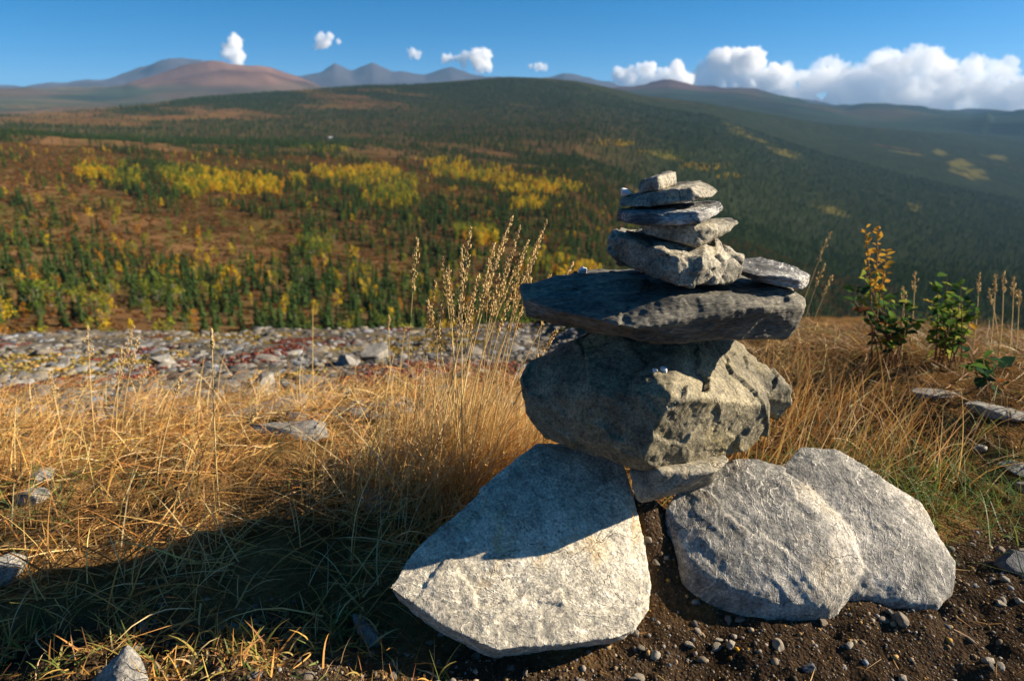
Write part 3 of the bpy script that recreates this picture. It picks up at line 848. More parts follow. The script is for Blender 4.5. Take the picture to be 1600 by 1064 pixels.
# pale slab leaning at the foot of the cairn
pl = (-0.15, 0.62, 0.0); b0 = P(775, 1022, 1.19); pl = (pl[0], pl[1], b0[2] + 0.15 * b0[0] - 0.62 * b0[1] + 0.02)
top_px = [(606, 918), (640, 868), (684, 822), (736, 786), (775, 757), (804, 728), (838, 690), (900, 690), (975, 720), (994, 792), (1006, 833), (1014, 875), (1018, 905), (1016, 950), (994, 985), (968, 996), (905, 1000), (800, 1012), (775, 1018), (735, 996), (692, 980), (634, 934)]
top_p = [on_plane(px, py, pl) for px, py in top_px]
n_sl = np.array((0.15, -0.62, 1.0)); n_sl /= np.linalg.norm(n_sl)
hul = top_p + [on_plane(860, 850, pl, 0.012), on_plane(930, 900, pl, 0.012), on_plane(760, 850, pl, 0.006)]
low = []
for (px, py), p in zip(top_px, top_p):
    c = on_plane(850, 850, pl)
    q = p + (c - p) * 0.06 - n_sl * 0.10
    q[2] = max(min(q[2], p[2] - 0.04), -0.09)
    low.append(q)
slab, slab_v, slab_f = hull_rock('pale_slab', [hul + low], M_SLAB, 'pale grey slab leaning at the foot of the cairn, half in shadow', voxel=0.0042, smooth=4, lump=0.0035, layer=0.005, layer_dir=n_sl, seed=1, fine=0.0014, cells=16, fac=(0.0008, 0.022))

# two-lobed boulder beside it
pl2 = (-0.02, 0.74, 0.0); b1 = P(1230, 935, 1.36); pl2 = (pl2[0], pl2[1], b1[2] + 0.02 * b1[0] - 0.74 * b1[1])
n2v = np.array((0.02, -0.74, 1.0)); n2v /= np.linalg.norm(n2v)
def lobe(px_list, lift, dome, pl, nrm, cen, depth=0.16):
    tp = [on_plane(px, py, pl, lift) for px, py in px_list]
    c = on_plane(*cen, pl, lift)
    out = list(tp)
    for p in tp:
        out.append(p + (c - p) * 0.28 + nrm * dome * 0.7)
        out.append(p + (c - p) * 0.62 + nrm * dome)
        q = p + (p - c) * 0.10; q[2] = -0.14
        if p[2] < 0.10:
            out.append(p + (p - c) * 0.09)                 # the face runs on below the soil
        out.append(q)
    return out
left_px = [(1113, 735), (1143, 719), (1187, 722), (1221, 734), (1261, 760), (1306, 801), (1326, 828), (1330, 880), (1300, 930), (1285, 940), (1239, 937), (1198, 934), (1173, 918), (1117, 900), (1084, 877), (1058, 837), (1038, 795), (1056, 766)]
right_px = [(1215, 730), (1235, 714), (1254, 690), (1313, 697), (1350, 719), (1398, 749), (1443, 778), (1465, 812), (1490, 870), (1488, 905), (1461, 931), (1424, 929), (1387, 922), (1330, 915), (1290, 880), (1240, 800)]
twin, twin_v, twin_f = hull_rock('lobed_boulder', [lobe(left_px, 0.012, 0.022, pl2, n2v, (1190, 830)), lobe(right_px, -0.016, 0.020, pl2, n2v, (1370, 830))], M_TWIN,
                                 'broad grey boulder with two rounded lobes half sunk in dark soil', voxel=0.0045, smooth=5, lump=0.004, layer=0.002, layer_dir=(0.7, 0.4, 0.5), layer_freq=60, seed=2, fine=0.0012, cells=18, fac=(0.0008, 0.022))

# block wedged under the middle boulder
wedge, _, _ = hull_rock('wedge_stone', [[P(983, 737, 1.46), P(991, 779, 1.44), P(1001, 787, 1.42), P(1027, 774, 1.40), P(1040, 758, 1.40), P(1092, 740, 1.41), P(1115, 737, 1.42), P(1140, 718, 1.46), P(1030, 735, 1.40), P(985, 720, 1.50), P(1130, 705, 1.55), P(1010, 760, 1.60), P(1110, 760, 1.60), P(1000, 720, 1.62), P(1120, 710, 1.62)]], M_UPPER,
                        'small angular block wedged under the big middle boulder', voxel=0.004, smooth=3, lump=0.003, layer=0.002, seed=3)

# middle boulder
W = lambda x, y, z: np.array((x, y, z))
mid_main = [P(1050, 620, 1.375), P(1130, 627, 1.465), P(1197, 634, 1.56), P(1200, 678, 1.59), P(1166, 706, 1.56), P(1056, 728, 1.45), P(1027, 738, 1.425), P(993, 734, 1.42), P(1004, 717, 1.385),
            P(936, 602, 1.52), P(812, 592, 1.63), P(824, 620, 1.59), P(822, 646, 1.60), P(836, 664, 1.58), P(852, 685, 1.58), P(877, 697, 1.55), P(936, 713, 1.48),
            P(824, 570, 1.68), P(858, 558, 1.72), P(920, 523, 1.80), W(0.25, 1.66, 0.612), W(0.42, 1.64, 0.606), P(1141, 531, 1.76), P(1164, 536, 1.74), P(1183, 559, 1.70),
            W(0.05, 1.9, 0.34), W(0.55, 1.9, 0.34), W(0.2, 1.88, 0.5), W(0.5, 1.88, 0.52), W(0.55, 1.7, 0.31), W(0.12, 1.7, 0.31)]
mid_ear = [P(1160, 560, 1.66), P(1209, 584, 1.66), P(1235, 607, 1.64), P(1239, 634, 1.64), P(1217, 660, 1.65), P(1195, 640, 1.66), P(1165, 600, 1.62), P(1185, 618, 1.60), P(1140, 545, 1.75), P(1190, 560, 1.74),
           W(0.60, 1.82, 0.47), W(0.56, 1.80, 0.36), W(0.45, 1.85, 0.5)]
boulder, boulder_v, boulder_f = hull_rock('middle_boulder', [mid_main, mid_ear], M_BOULDER, 'big blocky olive boulder in the middle of the cairn', voxel=0.0036, smooth=3, lump=0.004, layer=0.002, layer_dir=(0.35, -0.2, 1.0), layer_freq=38, seed=4, fine=0.0018, cells=90, fac=(0.0018, 0.07))

# wide capstone
wide_pts = [P(809, 446, 1.64), P(813, 466, 1.56), P(822, 497, 1.55), P(880, 488, 1.46), P(986, 511, 1.385), P(1001, 535, 1.42), P(962, 526, 1.45), P(910, 516, 1.50), P(1105, 533, 1.475),
            P(1066, 462, 1.44), P(1193, 480, 1.47), P(1180, 528, 1.51), P(1229, 527, 1.55), P(1245, 510, 1.54), P(1257, 484, 1.54), P(1260, 467, 1.55), P(1232, 452, 1.56), P(884, 431, 1.74), P(930, 417, 1.78), P(1170, 430, 1.76),
            P(1240, 448, 1.68), P(850, 480, 1.76), P(930, 500, 1.80), P(1180, 500, 1.80), P(1240, 490, 1.72)]
wide, wide_v, wide_f = hull_rock('wide_capstone', [wide_pts], M_WIDE, 'wide flat dark slab lying across the middle of the cairn', voxel=0.0036, smooth=3, lump=0.004, layer=0.004, layer_dir=(0.05, -0.25, 1.0), layer_freq=75, seed=5, fine=0.0016, cells=70, fac=(0.0015, 0.055))

# thick rough stone above the capstone
up_pts = [P(950, 394, 1.60), P(951, 376, 1.62), P(956, 363, 1.66), P(971, 354, 1.72), P(972, 371, 1.55), P(1019, 388, 1.48), P(1056, 402, 1.445), P(1100, 398, 1.46), P(1128, 408, 1.49), P(1150, 410, 1.53), P(1148, 426, 1.53), P(1135, 441, 1.50), P(1124, 445, 1.48),
          P(1058, 449, 1.445), P(1044, 442, 1.45), P(1015, 426, 1.48), P(991, 412, 1.53), P(965, 408, 1.58), P(1030, 357, 1.68), P(1095, 378, 1.60), P(1120, 380, 1.60), P(1160, 399, 1.60), P(1155, 415, 1.64), P(980, 400, 1.74), P(1120, 420, 1.74), P(1060, 375, 1.74)]
upper, upper_v, _ = hull_rock('rough_block', [up_pts], M_UPPER, 'thick rough block with broken sunlit end on the wide capstone', voxel=0.0032, smooth=2, lump=0.004, layer=0.002, seed=6, fine=0.002, chip=0.004, cells=110, fac=(0.003, 0.16))
# striped sliver on the right end of the capstone
side, _, _ = hull_rock('striped_stone', [[P(1146, 412, 1.58), P(1161, 403, 1.64), P(1187, 402, 1.66), P(1206, 406, 1.66), P(1243, 417, 1.64), P(1267, 431, 1.60), P(1266, 440, 1.58), P(1260, 450, 1.545), P(1251, 452, 1.535), P(1216, 446, 1.53), P(1177, 439, 1.54), P(1152, 428, 1.56), P(1152, 422, 1.55), P(1184, 430, 1.52), P(1245, 434, 1.525), P(1180, 432, 1.70), P(1240, 438, 1.70)]], M_STRIPE,
                       'flat black and white striped stone on the end of the capstone', voxel=0.0028, smooth=2, lump=0.003, layer=0.005, layer_dir=(0.2, -0.1, 1), layer_freq=110, seed=7)
# wedge with pointed sunlit end
pt, _, _ = hull_rock('pointed_stone', [[P(1005, 354, 1.58), P(1010, 366, 1.53), P(1058, 378, 1.50), P(1090, 388, 1.50), P(1094, 380, 1.495), P(1110, 375, 1.51), P(1133, 365, 1.545), P(1155, 349, 1.585), P(1153, 345, 1.60), P(1143, 341, 1.64), P(1113, 357, 1.505), P(1085, 352, 1.50), P(1010, 350, 1.53), P(1100, 345, 1.66), P(1000, 352, 1.66), P(1020, 372, 1.66), P(1110, 366, 1.66)]], M_UPPER,
                     'thin stone with pointed sunlit end, sticking out under the flat plate', voxel=0.0026, smooth=2, lump=0.003, layer=0.003, seed=8)
# flat plate with dark front
pa, _, _ = hull_rock('flat_plate', [[P(964, 336, 1.58), P(967, 327, 1.60), P(979, 332, 1.50), P(979, 349, 1.50), P(963, 345, 1.57), P(1019, 352, 1.475), P(1094, 351, 1.465), P(1092, 331, 1.465), P(1112, 326, 1.50), P(1117, 337, 1.52), P(1127, 328, 1.58), P(1125, 316, 1.62), P(1106, 314, 1.66), P(1010, 319, 1.68), P(970, 338, 1.66), P(1120, 330, 1.66)]], M_STRIPE,
                     'flat plate with straight black front edge near the top', voxel=0.0026, smooth=2, lump=0.0025, layer=0.003, layer_freq=90, seed=9)
pb, pb_v, pb_f = hull_rock('rounded_plate', [[P(966, 311, 1.60), P(968, 323, 1.56), P(985, 303, 1.60), P(1015, 323, 1.505), P(1062, 317, 1.49), P(1094, 308, 1.49), P(1078, 293, 1.495), P(1050, 295, 1.50), P(1096, 311, 1.50), P(1113, 309, 1.53), P(1123, 299, 1.565), P(1110, 288, 1.61), P(1092, 283, 1.645), P(1070, 285, 1.66), P(1030, 294, 1.66), P(980, 318, 1.68), P(1105, 306, 1.66)]], M_UPPER,
                           'plate with rounded sunlit end, second from the top of the cairn', voxel=0.0026, smooth=2, lump=0.003, layer=0.003, layer_freq=90, seed=10)
tp, _, _ = hull_rock('top_stone', [[P(1002, 282, 1.58), P(1044, 268, 1.60), P(1056, 268.5, 1.575), P(1057, 287, 1.575), P(1036, 296, 1.525), P(1028, 298, 1.52), P(1027, 278, 1.52), P(999, 301, 1.56), P(997, 292, 1.58), P(1010, 298, 1.64), P(1050, 288, 1.64), P(1046, 272, 1.63)]], M_UPPER,
                     'small angular stone crowning the cairn', voxel=0.0022, smooth=2, lump=0.002, layer=0.002, seed=11)

M_QUARTZ = plain_material('white_quartz', (0.62, 0.62, 0.66), (0.86, 0.86, 0.88), 60, 0.6, 0.002, 0.3)
def ico(sub):
    bm = bmesh.new(); bmesh.ops.create_icosphere(bm, subdivisions=sub, radius=1.0)
    v = np.array([x.co[:] for x in bm.verts]); f = np.array([[q.index for q in p.verts] for p in bm.faces]); bm.free()
    return v, f
ICO = {k: ico(k) for k in (1, 2, 3, 4)}
def cut_rock(sub, seed, cuts=11, dims=(1, 0.8, 0.45), rough=0.05):
    rs = np.random.default_rng(seed); v, f = ICO[sub]; v = v.copy()
    for _ in range(cuts):
        n = rs.normal(0, 1, 3); n /= np.linalg.norm(n); d = rs.uniform(0.42, 0.82)
        s = v @ n - d; m = s > 0; v[m] -= s[m, None] * n
    if rough: v = v * (1 + rough * fbm(v * 2.2 + seed, 3, seed))[:, None]
    v = v * np.array(dims)
    return v, f
def loose(name, pos, size, seed, mat, label, category, dims=(1, 0.8, 0.5), rot=None, sub=3, sink=0.3, group=None, cuts=11):
    v, f = cut_rock(sub, seed, cuts, dims)
    v = v * size
    o = link(name, mk_mesh(name, v, f), mat, None, (pos[0], pos[1], pos[2] + size * dims[2] * (1 - 2 * sink) * 0.8))
    o.rotation_euler = rot or (0, 0, seed * 1.7)
    tag(o, label, category, group)
    return o
def cast(v, f, px, py):
    t = BVHTree.FromPolygons([tuple(p) for p in v], [tuple(int(i) for i in q) for q in f])
    u, yd, zd = ray(px, py)
    h = t.ray_cast(Vector((0, 0, CAM_H)), Vector((float(u), float(yd), float(zd))).normalized())
    return h[0]
h = cast(boulder_v, boulder_f, 1038, 580)
if h: loose('quartz_chip', h, 0.0135, 3, M_QUARTZ, 'white quartz chip on top of the big middle boulder, the larger of two', 'quartz', (1, 0.75, 0.62), sink=0.2)
h = cast(boulder_v, boulder_f, 1023, 582)
if h: loose('quartz_chip', h, 0.0095, 5, M_QUARTZ, 'bluish white quartz chip touching a larger chip on the middle boulder', 'quartz', (1, 0.8, 0.7), sink=0.2)
h = cast(pb_v, pb_f, 977, 310)
hp = Vector(P(976, 301, 1.60)) if h is None else Vector(P(976, 303, h[1] + 0.01))
loose('quartz_chip', hp, 0.0165, 8, M_QUARTZ, 'white quartz chip balanced beside the top stone of the cairn', 'quartz', (1, 0.8, 0.68), rot=(0.2, 0.3, 0.4), sink=0.45)
loose('quartz_chip', Vector(P(910, 424, 1.73)), 0.02, 12, M_QUARTZ, 'white quartz chip on the back edge of the wide capstone', 'quartz', (1, 0.8, 0.5), sink=0.3)

# ------------------------------------------------------------------ loose stones around
def stone_material(name, cols):
    N = Nodes(name)
    tc = N.n('ShaderNodeTexCoord'); oi = N.n('ShaderNodeObjectInfo')
    c = N.ramp(oi.outputs['Random'], [(i / (len(cols) - 1), c) for i, c in enumerate(cols)])
    f = N.noise(tc.outputs['Object'], 9.0, 6, 0.65); g = N.noise(tc.outputs['Object'], 45.0, 4, 0.7)
    c = N.mix(1.0, c, N.ramp(f, [(0.3, (0.55, 0.55, 0.56)), (0.68, (1.35, 1.33, 1.3))]), 'MULTIPLY')
    c = N.mix(0.6, c, N.ramp(g, [(0.3, (0.6, 0.6, 0.6)), (0.68, (1.2, 1.2, 1.2))]), 'MULTIPLY')
    b = N.n('ShaderNodeBump'); b.inputs['Distance'].default_value = 0.01; b.inputs['Strength'].default_value = 0.7
    N.l(N.math('ADD', f, N.math('MULTIPLY', g, 0.3)), b.inputs['Height'])
    pr = N.n('ShaderNodeBsdfPrincipled'); pr.inputs['Roughness'].default_value = 0.8; pr.inputs['Specular IOR Level'].default_value = 0.25
    N.l(c, pr.inputs['Base Color']); N.l(b.outputs[0], pr.inputs['Normal']); N.l(pr.outputs[0], N.out.inputs[0])
    return N.m
M_STONE = stone_material('loose_schist', [(0.08, 0.08, 0.08), (0.16, 0.15, 0.135), (0.13, 0.105, 0.08), (0.24, 0.225, 0.20), (0.10, 0.097, 0.093)])
M_PEB = stone_material('pebble_stone', [(0.14, 0.12, 0.10), (0.28, 0.25, 0.20), (0.19, 0.15, 0.11), (0.42, 0.38, 0.31), (0.17, 0.16, 0.15)])
def set_stone(px, py, size, label, dims=(1, 0.7, 0.45), seed=1, rot=None, sink=0.3, name='stone', mat=None, sub=4):
    x, y, z, hit = ground_at(px, py)
    return loose(name, (x[0], y[0], z[0]), size, seed, mat or M_SLABST, label, 'stone', dims, rot, sub, sink)
M_SLABST = rock_material('small_slab_schist', ochre_amount=0.2, rot=(0.3, 0.5, 0.2), fold=1.2, lines=0.6, dark=(0.10, 0.10, 0.095), mid=(0.22, 0.21, 0.19), light=(0.36, 0.34, 0.30), ochre=(0.3, 0.22, 0.12))
M_DARKST = rock_material('dark_stone', ochre_amount=0.0, rot=(0.3, 0.5, 0.2), fold=1.2, lines=0.1, dark=(0.05, 0.052, 0.058), mid=(0.085, 0.09, 0.10), light=(0.15, 0.15, 0.16), ochre=(0.1, 0.1, 0.1))
hull_rock('stone', [[P(200, 1003, 1.17), P(212, 1012, 1.17), P(136, 1068, 1.13), P(170, 1035, 1.14), P(232, 1060, 1.12), P(225, 1035, 1.15), P(180, 1075, 1.09), P(240, 1100, 1.14), P(120, 1100, 1.12), P(190, 1110, 1.22), P(150, 1090, 1.22), P(235, 1090, 1.22)]], M_SLABST, 'pale pointed stone upright among short tufts by the path', 'stone', voxel=0.004, smooth=3, lump=0.003, layer=0.001, seed=22)
set_stone(578, 1000, 0.07, 'narrow grey stone in moss beside the leaning slab', (1.0, 0.38, 0.4), 23, (0.0, 0.25, -0.75), 0.25)
set_stone(602, 790, 0.10, 'grey stone half buried in dry grass under the tall tussock', (1.0, 0.6, 0.55), 24, (0.1, 0.1, 0.2), 0.25)
set_stone(66, 750, 0.055, 'speckled grey stone in green grass, upper of two', (1.0, 0.7, 0.5), 25)
set_stone(60, 780, 0.07, 'smooth grey stone in dry grass, lower of two', (1.0, 0.7, 0.4), 26)
set_stone(10, 900, 0.10, 'grey stone in the far tip of the cairn shadow', (1.0, 0.7, 0.5), 27)
set_stone(1455, 620, 0.12, 'long low ledge of grey rock behind green grass', (1.2, 0.4, 0.22), 28, (0.05, 0.02, -0.1), 0.25)
set_stone(1560, 650, 0.14, 'flat grey ledge breaking through turf beside the bank', (1.2, 0.4, 0.22), 29, (0.05, 0.08, -0.35), 0.25)
set_stone(1530, 706, 0.035, 'grey angular stone at the edge of the green grass', (1.0, 0.7, 0.6), 30)
set_stone(1590, 735, 0.055, 'flat brownish stone on the path edge beyond the boulder', (1.2, 0.7, 0.35), 31)
set_stone(1594, 768, 0.035, 'pale cube-like stone on the path edge', (1.0, 0.8, 0.8), 32)
set_stone(1586, 888, 0.05, 'dark blue-grey stone lying on the path', (1.2, 0.8, 0.6), 33, mat=M_DARKST)
set_stone(1408, 974, 0.022, 'tan angular stone on the dark soil below the lobed boulder', (1.1, 0.7, 0.6), 34, mat=M_PEB)
set_stone(1387, 920, 0.016, 'small blue-grey flake leaning on the lobed boulder', (0.7, 0.4, 1.0), 35, mat=M_DARKST)
set_stone(1214, 1012, 0.024, 'greenish grey oblong pebble on the path', (1.2, 0.5, 0.4), 36, mat=M_PEB)
set_stone(1262, 1048, 0.020, 'dark squarish pebble on the path', (0.8, 0.7, 0.6), 37, mat=M_DARKST)
set_stone(414, 603, 0.12, 'pale grey stone with sunlit top standing out of dry grass', (1.0, 0.7, 0.75), 38)
set_stone(452, 607, 0.075, 'small bluish stone next to a pale grey stone in grass', (1.0, 0.7, 0.6), 39)
set_stone(258, 568, 0.16, 'tilted grey flagstone with a dark shaded side', (1.0, 0.6, 0.4), 40, (0.3, 0.35, 0.6))
set_stone(590, 560, 0.22, 'broad pile-like grey rock behind the tall tussock', (1.2, 0.7, 0.6), 41)
set_stone(545, 572, 0.17, 'dark edged grey rock beside a broader rock behind the tussock', (1.0, 0.7, 0.6), 42)
set_stone(430, 640, 0.30, 'low flat outcrop in the grass', (1.2, 0.6, 0.14), 43)
set_stone(470, 680, 0.24, 'lower flat outcrop in the grass', (1.3, 0.5, 0.12), 44)

# stones of the barren slope: the nearest ones singly, the rest as one mass
protos_near = []
for k in range(10):
    v, f = cut_rock(3, 300 + k, 14, (1, rng.uniform(0.55, 0.95), rng.uniform(0.16, 0.36)))
    m = mk_mesh('stone', v, f, False); m.materials.append(M_STONE); protos_near.append(m)
n = 4200
px = rng.uniform(-30, 900, n); py = 506 + 150 * rng.random(n) ** 1.35
x, y, z, hit = ground_at(px, py)
r = np.hypot(x, y)
ok = hit & (r < 16.4) & (r > 2.9)
x, y, z, r = x[ok], y[ok], z[ok], r[ok]
sz = np.minimum(0.024 * np.exp(rng.normal(0.35, 0.55, len(x))), 0.15) * (0.8 + 0.06 * r)
order = np.argsort(-sz / r)
for i in order[:300]:
    o = link('slope_stone', protos_near[rng.integers(10)], None, None, (x[i], y[i], z[i] - sz[i] * 0.02))
    o.scale = (sz[i],) * 3; o.rotation_euler = (rng.normal(-0.22, 0.14), rng.normal(0, 0.14), rng.uniform(0, 6.28))
    tag(o, 'grey loose stone on the barren slope beyond the dry grass', 'stone', 'stones on the barren slope')
def scatter_mesh(name, base, pos, size, rotz, tilt, cols=None):
    """many small copies of a few shapes joined into one mesh"""
    vs, fs, cs = [], [], []; off = 0
    for k, (bv, bf) in enumerate(base):
        m = np.arange(len(pos)) % len(base) == k
        p = pos[m]; s = size[m]; c, sn = np.cos(rotz[m]), np.sin(rotz[m]); tx = tilt[m]
        v = bv[None] * s[:, None, None]
        ct, st = np.cos(tx)[:, None], np.sin(tx)[:, None]
        v = np.stack([v[..., 0], v[..., 1] * ct - v[..., 2] * st, v[..., 1] * st + v[..., 2] * ct], -1)
        v = np.stack([v[..., 0] * c[:, None] - v[..., 1] * sn[:, None], v[..., 0] * sn[:, None] + v[..., 1] * c[:, None], v[..., 2]], -1) + p[:, None, :]
        vs.append(v.reshape(-1, 3)); fs.append((bf[None] + (np.arange(m.sum()) * len(bv))[:, None, None]).reshape(-1, bf.shape[1]) + off)
        off += len(vs[-1])
        if cols is not None: cs.append(np.repeat(cols[m], len(bv), 0))
    return mk_mesh(name, np.concatenate(vs), np.concatenate(fs), False, np.concatenate(cs) if cols is not None else None)
def grey_cols(n, lo, hi, warm=0.12):
    b = rng.uniform(lo, hi, n)[:, None]; w = rng.normal(0.10, warm, n)[:, None]
    return np.clip(b * np.concatenate([1 + w * 0.6, 1 + 0 * w, 1 - w], 1), 0.01, 0.9)
M_TSTONE = tint_material('small_stone', 0.85, 0, 0.35, 60)
ro = order[300:]
base20 = [cut_rock(2, 400 + k, 10, (1, 0.75, 0.30), 0) for k in range(6)]
me = scatter_mesh('slope_rubble', base20, np.stack([x[ro], y[ro], z[ro]], 1), sz[ro], rng.uniform(0, 6.28, len(ro)), rng.normal(0, 0.25, len(ro)), grey_cols(len(ro), 0.06, 0.24, 0.16))
tag(link('slope_rubble', me, M_TSTONE), 'grey rubble covering the barren slope', kind='stuff')

# pebbles and grit of the bare soil
n = 42000
x = rng.uniform(-0.9, 2.1, n); y = rng.uniform(0.75, 2.2, n)
keep = rng.random(n) < dirt_mask(x, y)
x, y = x[keep], y[keep]; z = height(x, y)
sz = np.minimum(0.0017 * np.exp(rng.exponential(0.48, len(x))), 0.016)
order = np.argsort(-sz)
peb = []
for k in range(6):
    v, f = cut_rock(2, 500 + k, 12, (1, rng.uniform(0.55, 0.9), rng.uniform(0.35, 0.7)), 0.04)
    m = mk_mesh('pebble', v, f, False); m.materials.append(M_PEB); peb.append(m)
for i in order[:290]:
    o = link('pebble', peb[rng.integers(6)], None, None, (x[i], y[i], z[i] + sz[i] * 0.15)); o.scale = (sz[i],) * 3
    o.rotation_euler = (rng.normal(0, 0.3), rng.normal(0, 0.3), rng.uniform(0, 6.28))
    tag(o, 'small pebble on the bare dark soil of the path', 'pebble', 'pebbles on the bare soil')
ro = order[290:]
base8 = [cut_rock(1, 600 + k, 5, (1, 0.8, 0.6), 0) for k in range(6)]
me = scatter_mesh('grit', base8, np.stack([x[ro], y[ro], z[ro]], 1), sz[ro], rng.uniform(0, 6.28, len(ro)), rng.normal(0, 0.5, len(ro)), grey_cols(len(ro), 0.03, 0.24, 0.30) * np.array((1.15, 0.95, 0.75)))
tag(link('grit', me, M_TSTONE), 'fine grit and crumbs on the dark soil', kind='stuff')

# ------------------------------------------------------------------ grass
def blades(root, direc, elev, length, droop, width, cols, seg=5, tip_fade=1.0):
    """curved ribbons; direc = heading, elev = starting slope, droop = how far the slope falls along the blade"""
    n = len(root)
    t = np.linspace(0, 1, seg + 1)
    ang = elev[:, None] - droop[:, None] * t[None, :] ** 1.3
    ds = length[:, None] / seg
    hx = np.cumsum(np.concatenate([np.zeros((n, 1)), np.cos(ang[:, :-1]) * ds], 1), 1)
    hz = np.cumsum(np.concatenate([np.zeros((n, 1)), np.sin(ang[:, :-1]) * ds], 1), 1)
    side_bend = rng.normal(0, 0.12, n)[:, None] * t[None, :] ** 2 * length[:, None]
    cx, sx = np.cos(direc)[:, None], np.sin(direc)[:, None]
    px = root[:, 0:1] + hx * cx - side_bend * sx; py = root[:, 1:2] + hx * sx + side_bend * cx; pz = root[:, 2:3] + hz
    gz = height(px.ravel(), py.ravel()).reshape(px.shape) + 0.002
    pz = np.maximum(pz, gz + rng.uniform(0, 0.012, n)[:, None])
    w = width[:, None] * (1 - 0.85 * t[None, :] ** 2) * 0.5
    tw = direc + math.pi / 2 + rng.normal(0, 0.7, n); el = rng.normal(0, 0.7, n)
    wx = np.cos(tw) * np.cos(el); wy = np.sin(tw) * np.cos(el); wz = np.sin(el)
    c = np.stack([px, py, pz], -1); wv = np.stack([wx, wy, wz], -1)[:, None, :] * w[..., None]
    v = np.stack([c - wv, c + wv], 2)           # n, seg+1, 2, 3
    idx = np.arange(n * (seg + 1) * 2).reshape(n, seg + 1, 2)
    f = np.stack([idx[:, :-1, 0], idx[:, :-1, 1], idx[:, 1:, 1], idx[:, 1:, 0]], -1).reshape(-1, 4)
    cc = np.repeat(cols, (seg + 1) * 2, 0)
    return v.reshape(-1, 3), f, cc
def grass_obj(name, parts, mat, label):
    vs, fs, cs, off = [], [], [], 0
    for v, f, c in parts:
        vs.append(v); fs.append(f + off); cs.append(c); off += len(v)
    o = link(name, mk_mesh(name, np.concatenate(vs), np.concatenate(fs), True, np.concatenate(cs)), mat)
    return tag(o, label, kind='stuff')
def mixcol(n, cols, p, var=0.18):
    c = np.array(cols)[rng.choice(len(cols), n, p=p)]
    return np.clip(c * rng.normal(1, var, (n, 1)) * rng.normal(1, 0.05, (n, 3)), 0.01, 0.95)
STRAW = [(0.64, 0.42, 0.15), (0.54, 0.29, 0.08), (0.40, 0.19, 0.05), (0.70, 0.54, 0.27), (0.22, 0.11, 0.04)]
GREEN = [(0.10, 0.17, 0.035), (0.17, 0.21, 0.05), (0.07, 0.13, 0.05), (0.30, 0.26, 0.06)]
M_GRASS = tint_material('grass_blades', 0.6, 0.30, 0.15, 25, 0.3)

rocks_xy = []
for v in (slab_v, twin_v):
    rocks_xy.append((v[:, 0].min(), v[:, 0].max(), v[:, 1].min(), v[:, 1].max()))
slab_low = slab_v[slab_v[:, 2] < 0.12]; 
def near_rock(x, y):
    a = np.zeros(len(x), bool)
    # foot prints of the slab and the lobed boulder as polygons on the ground
    for poly in FOOT:
        inside = np.zeros(len(x), bool); m = len(poly)
        for i in range(m):
            x0, y0 = poly[i]; x1, y1 = poly[(i + 1) % m]
            cnd = ((y0 > y) != (y1 > y)) & (x < (x1 - x0) * (y - y0) / (y1 - y0 + 1e-12) + x0)
            inside ^= cnd
        a |= inside
    return a
def foot(v):
    from mathutils.geometry import convex_hull_2d
    pts = [Vector((p[0], p[1])) for p in v[::7]]
    return [tuple(pts[i]) for i in convex_hull_2d(pts)]
FOOT = [foot(slab_v), foot(twin_v[twin_v[:, 0] < 0.62]), foot(twin_v[twin_v[:, 0] >= 0.55])]

def area(n, x0, x1, y0, y1, dens):
    x = rng.uniform(x0, x1, n); y = rng.uniform(y0, y1, n)
    k = (rng.random(n) < dens(x, y)) & ~near_rock(x, y)
    x, y = x[k], y[k]
    return np.stack([x, y, height(x, y)], 1)
def field_dens(x, y):
    clump = sstep(-0.5, 0.5, n2(x, y, 0.28, 3, 71))
    bare = 1 - sstep(2.7, 5.2, y + 0.5 * n2(x, y, 0.6, 2, 72))
    front = sstep(1.33, 1.50, y + 0.07 * n2(x, y, 0.2, 2, 73))
    return (0.12 + 0.88 * clump) * (0.10 + 0.90 * bare) * front * (1 - sstep(0.15, 0.35, x))
parts = []
r0 = area(42000, -3.6, 0.35, 1.25, 5.0, field_dens); n = len(r0)
parts.append(blades(r0, rng.uniform(0, 6.28, n), np.radians(rng.uniform(2, 42, n)), rng.uniform(0.08, 0.30, n), np.radians(rng.uniform(10, 75, n)), rng.uniform(0.0024, 0.0050, n),
                    mixcol(n, STRAW, [0.26, 0.30, 0.22, 0.10, 0.12])))
r0 = area(6000, -3.6, 0.35, 1.35, 4.5, field_dens); n = len(r0)
parts.append(blades(r0, rng.normal(0.3, 1.4, n), np.radians(rng.uniform(45, 88, n)), rng.uniform(0.07, 0.24, n), np.radians(rng.uniform(5, 60, n)), rng.uniform(0.0022, 0.0042, n),
                    mixcol(n, STRAW, [0.34, 0.26, 0.14, 0.22, 0.04])))
# tall lone straws over the field
r0 = area(420, -3.0, 0.1, 1.55, 3.8, field_dens); n = len(r0)
parts.append(blades(r0, rng.normal(0.4, 1.2, n), np.radians(rng.uniform(55, 88, n)), rng.uniform(0.22, 0.42, n), np.radians(rng.uniform(5, 45, n)), rng.uniform(0.0026, 0.0042, n), mixcol(n, STRAW, [0.5, 0.1, 0.05, 0.35, 0.0])))
grass_obj('dry_grass', parts, M_GRASS, 'matted golden dry grass left of the cairn')
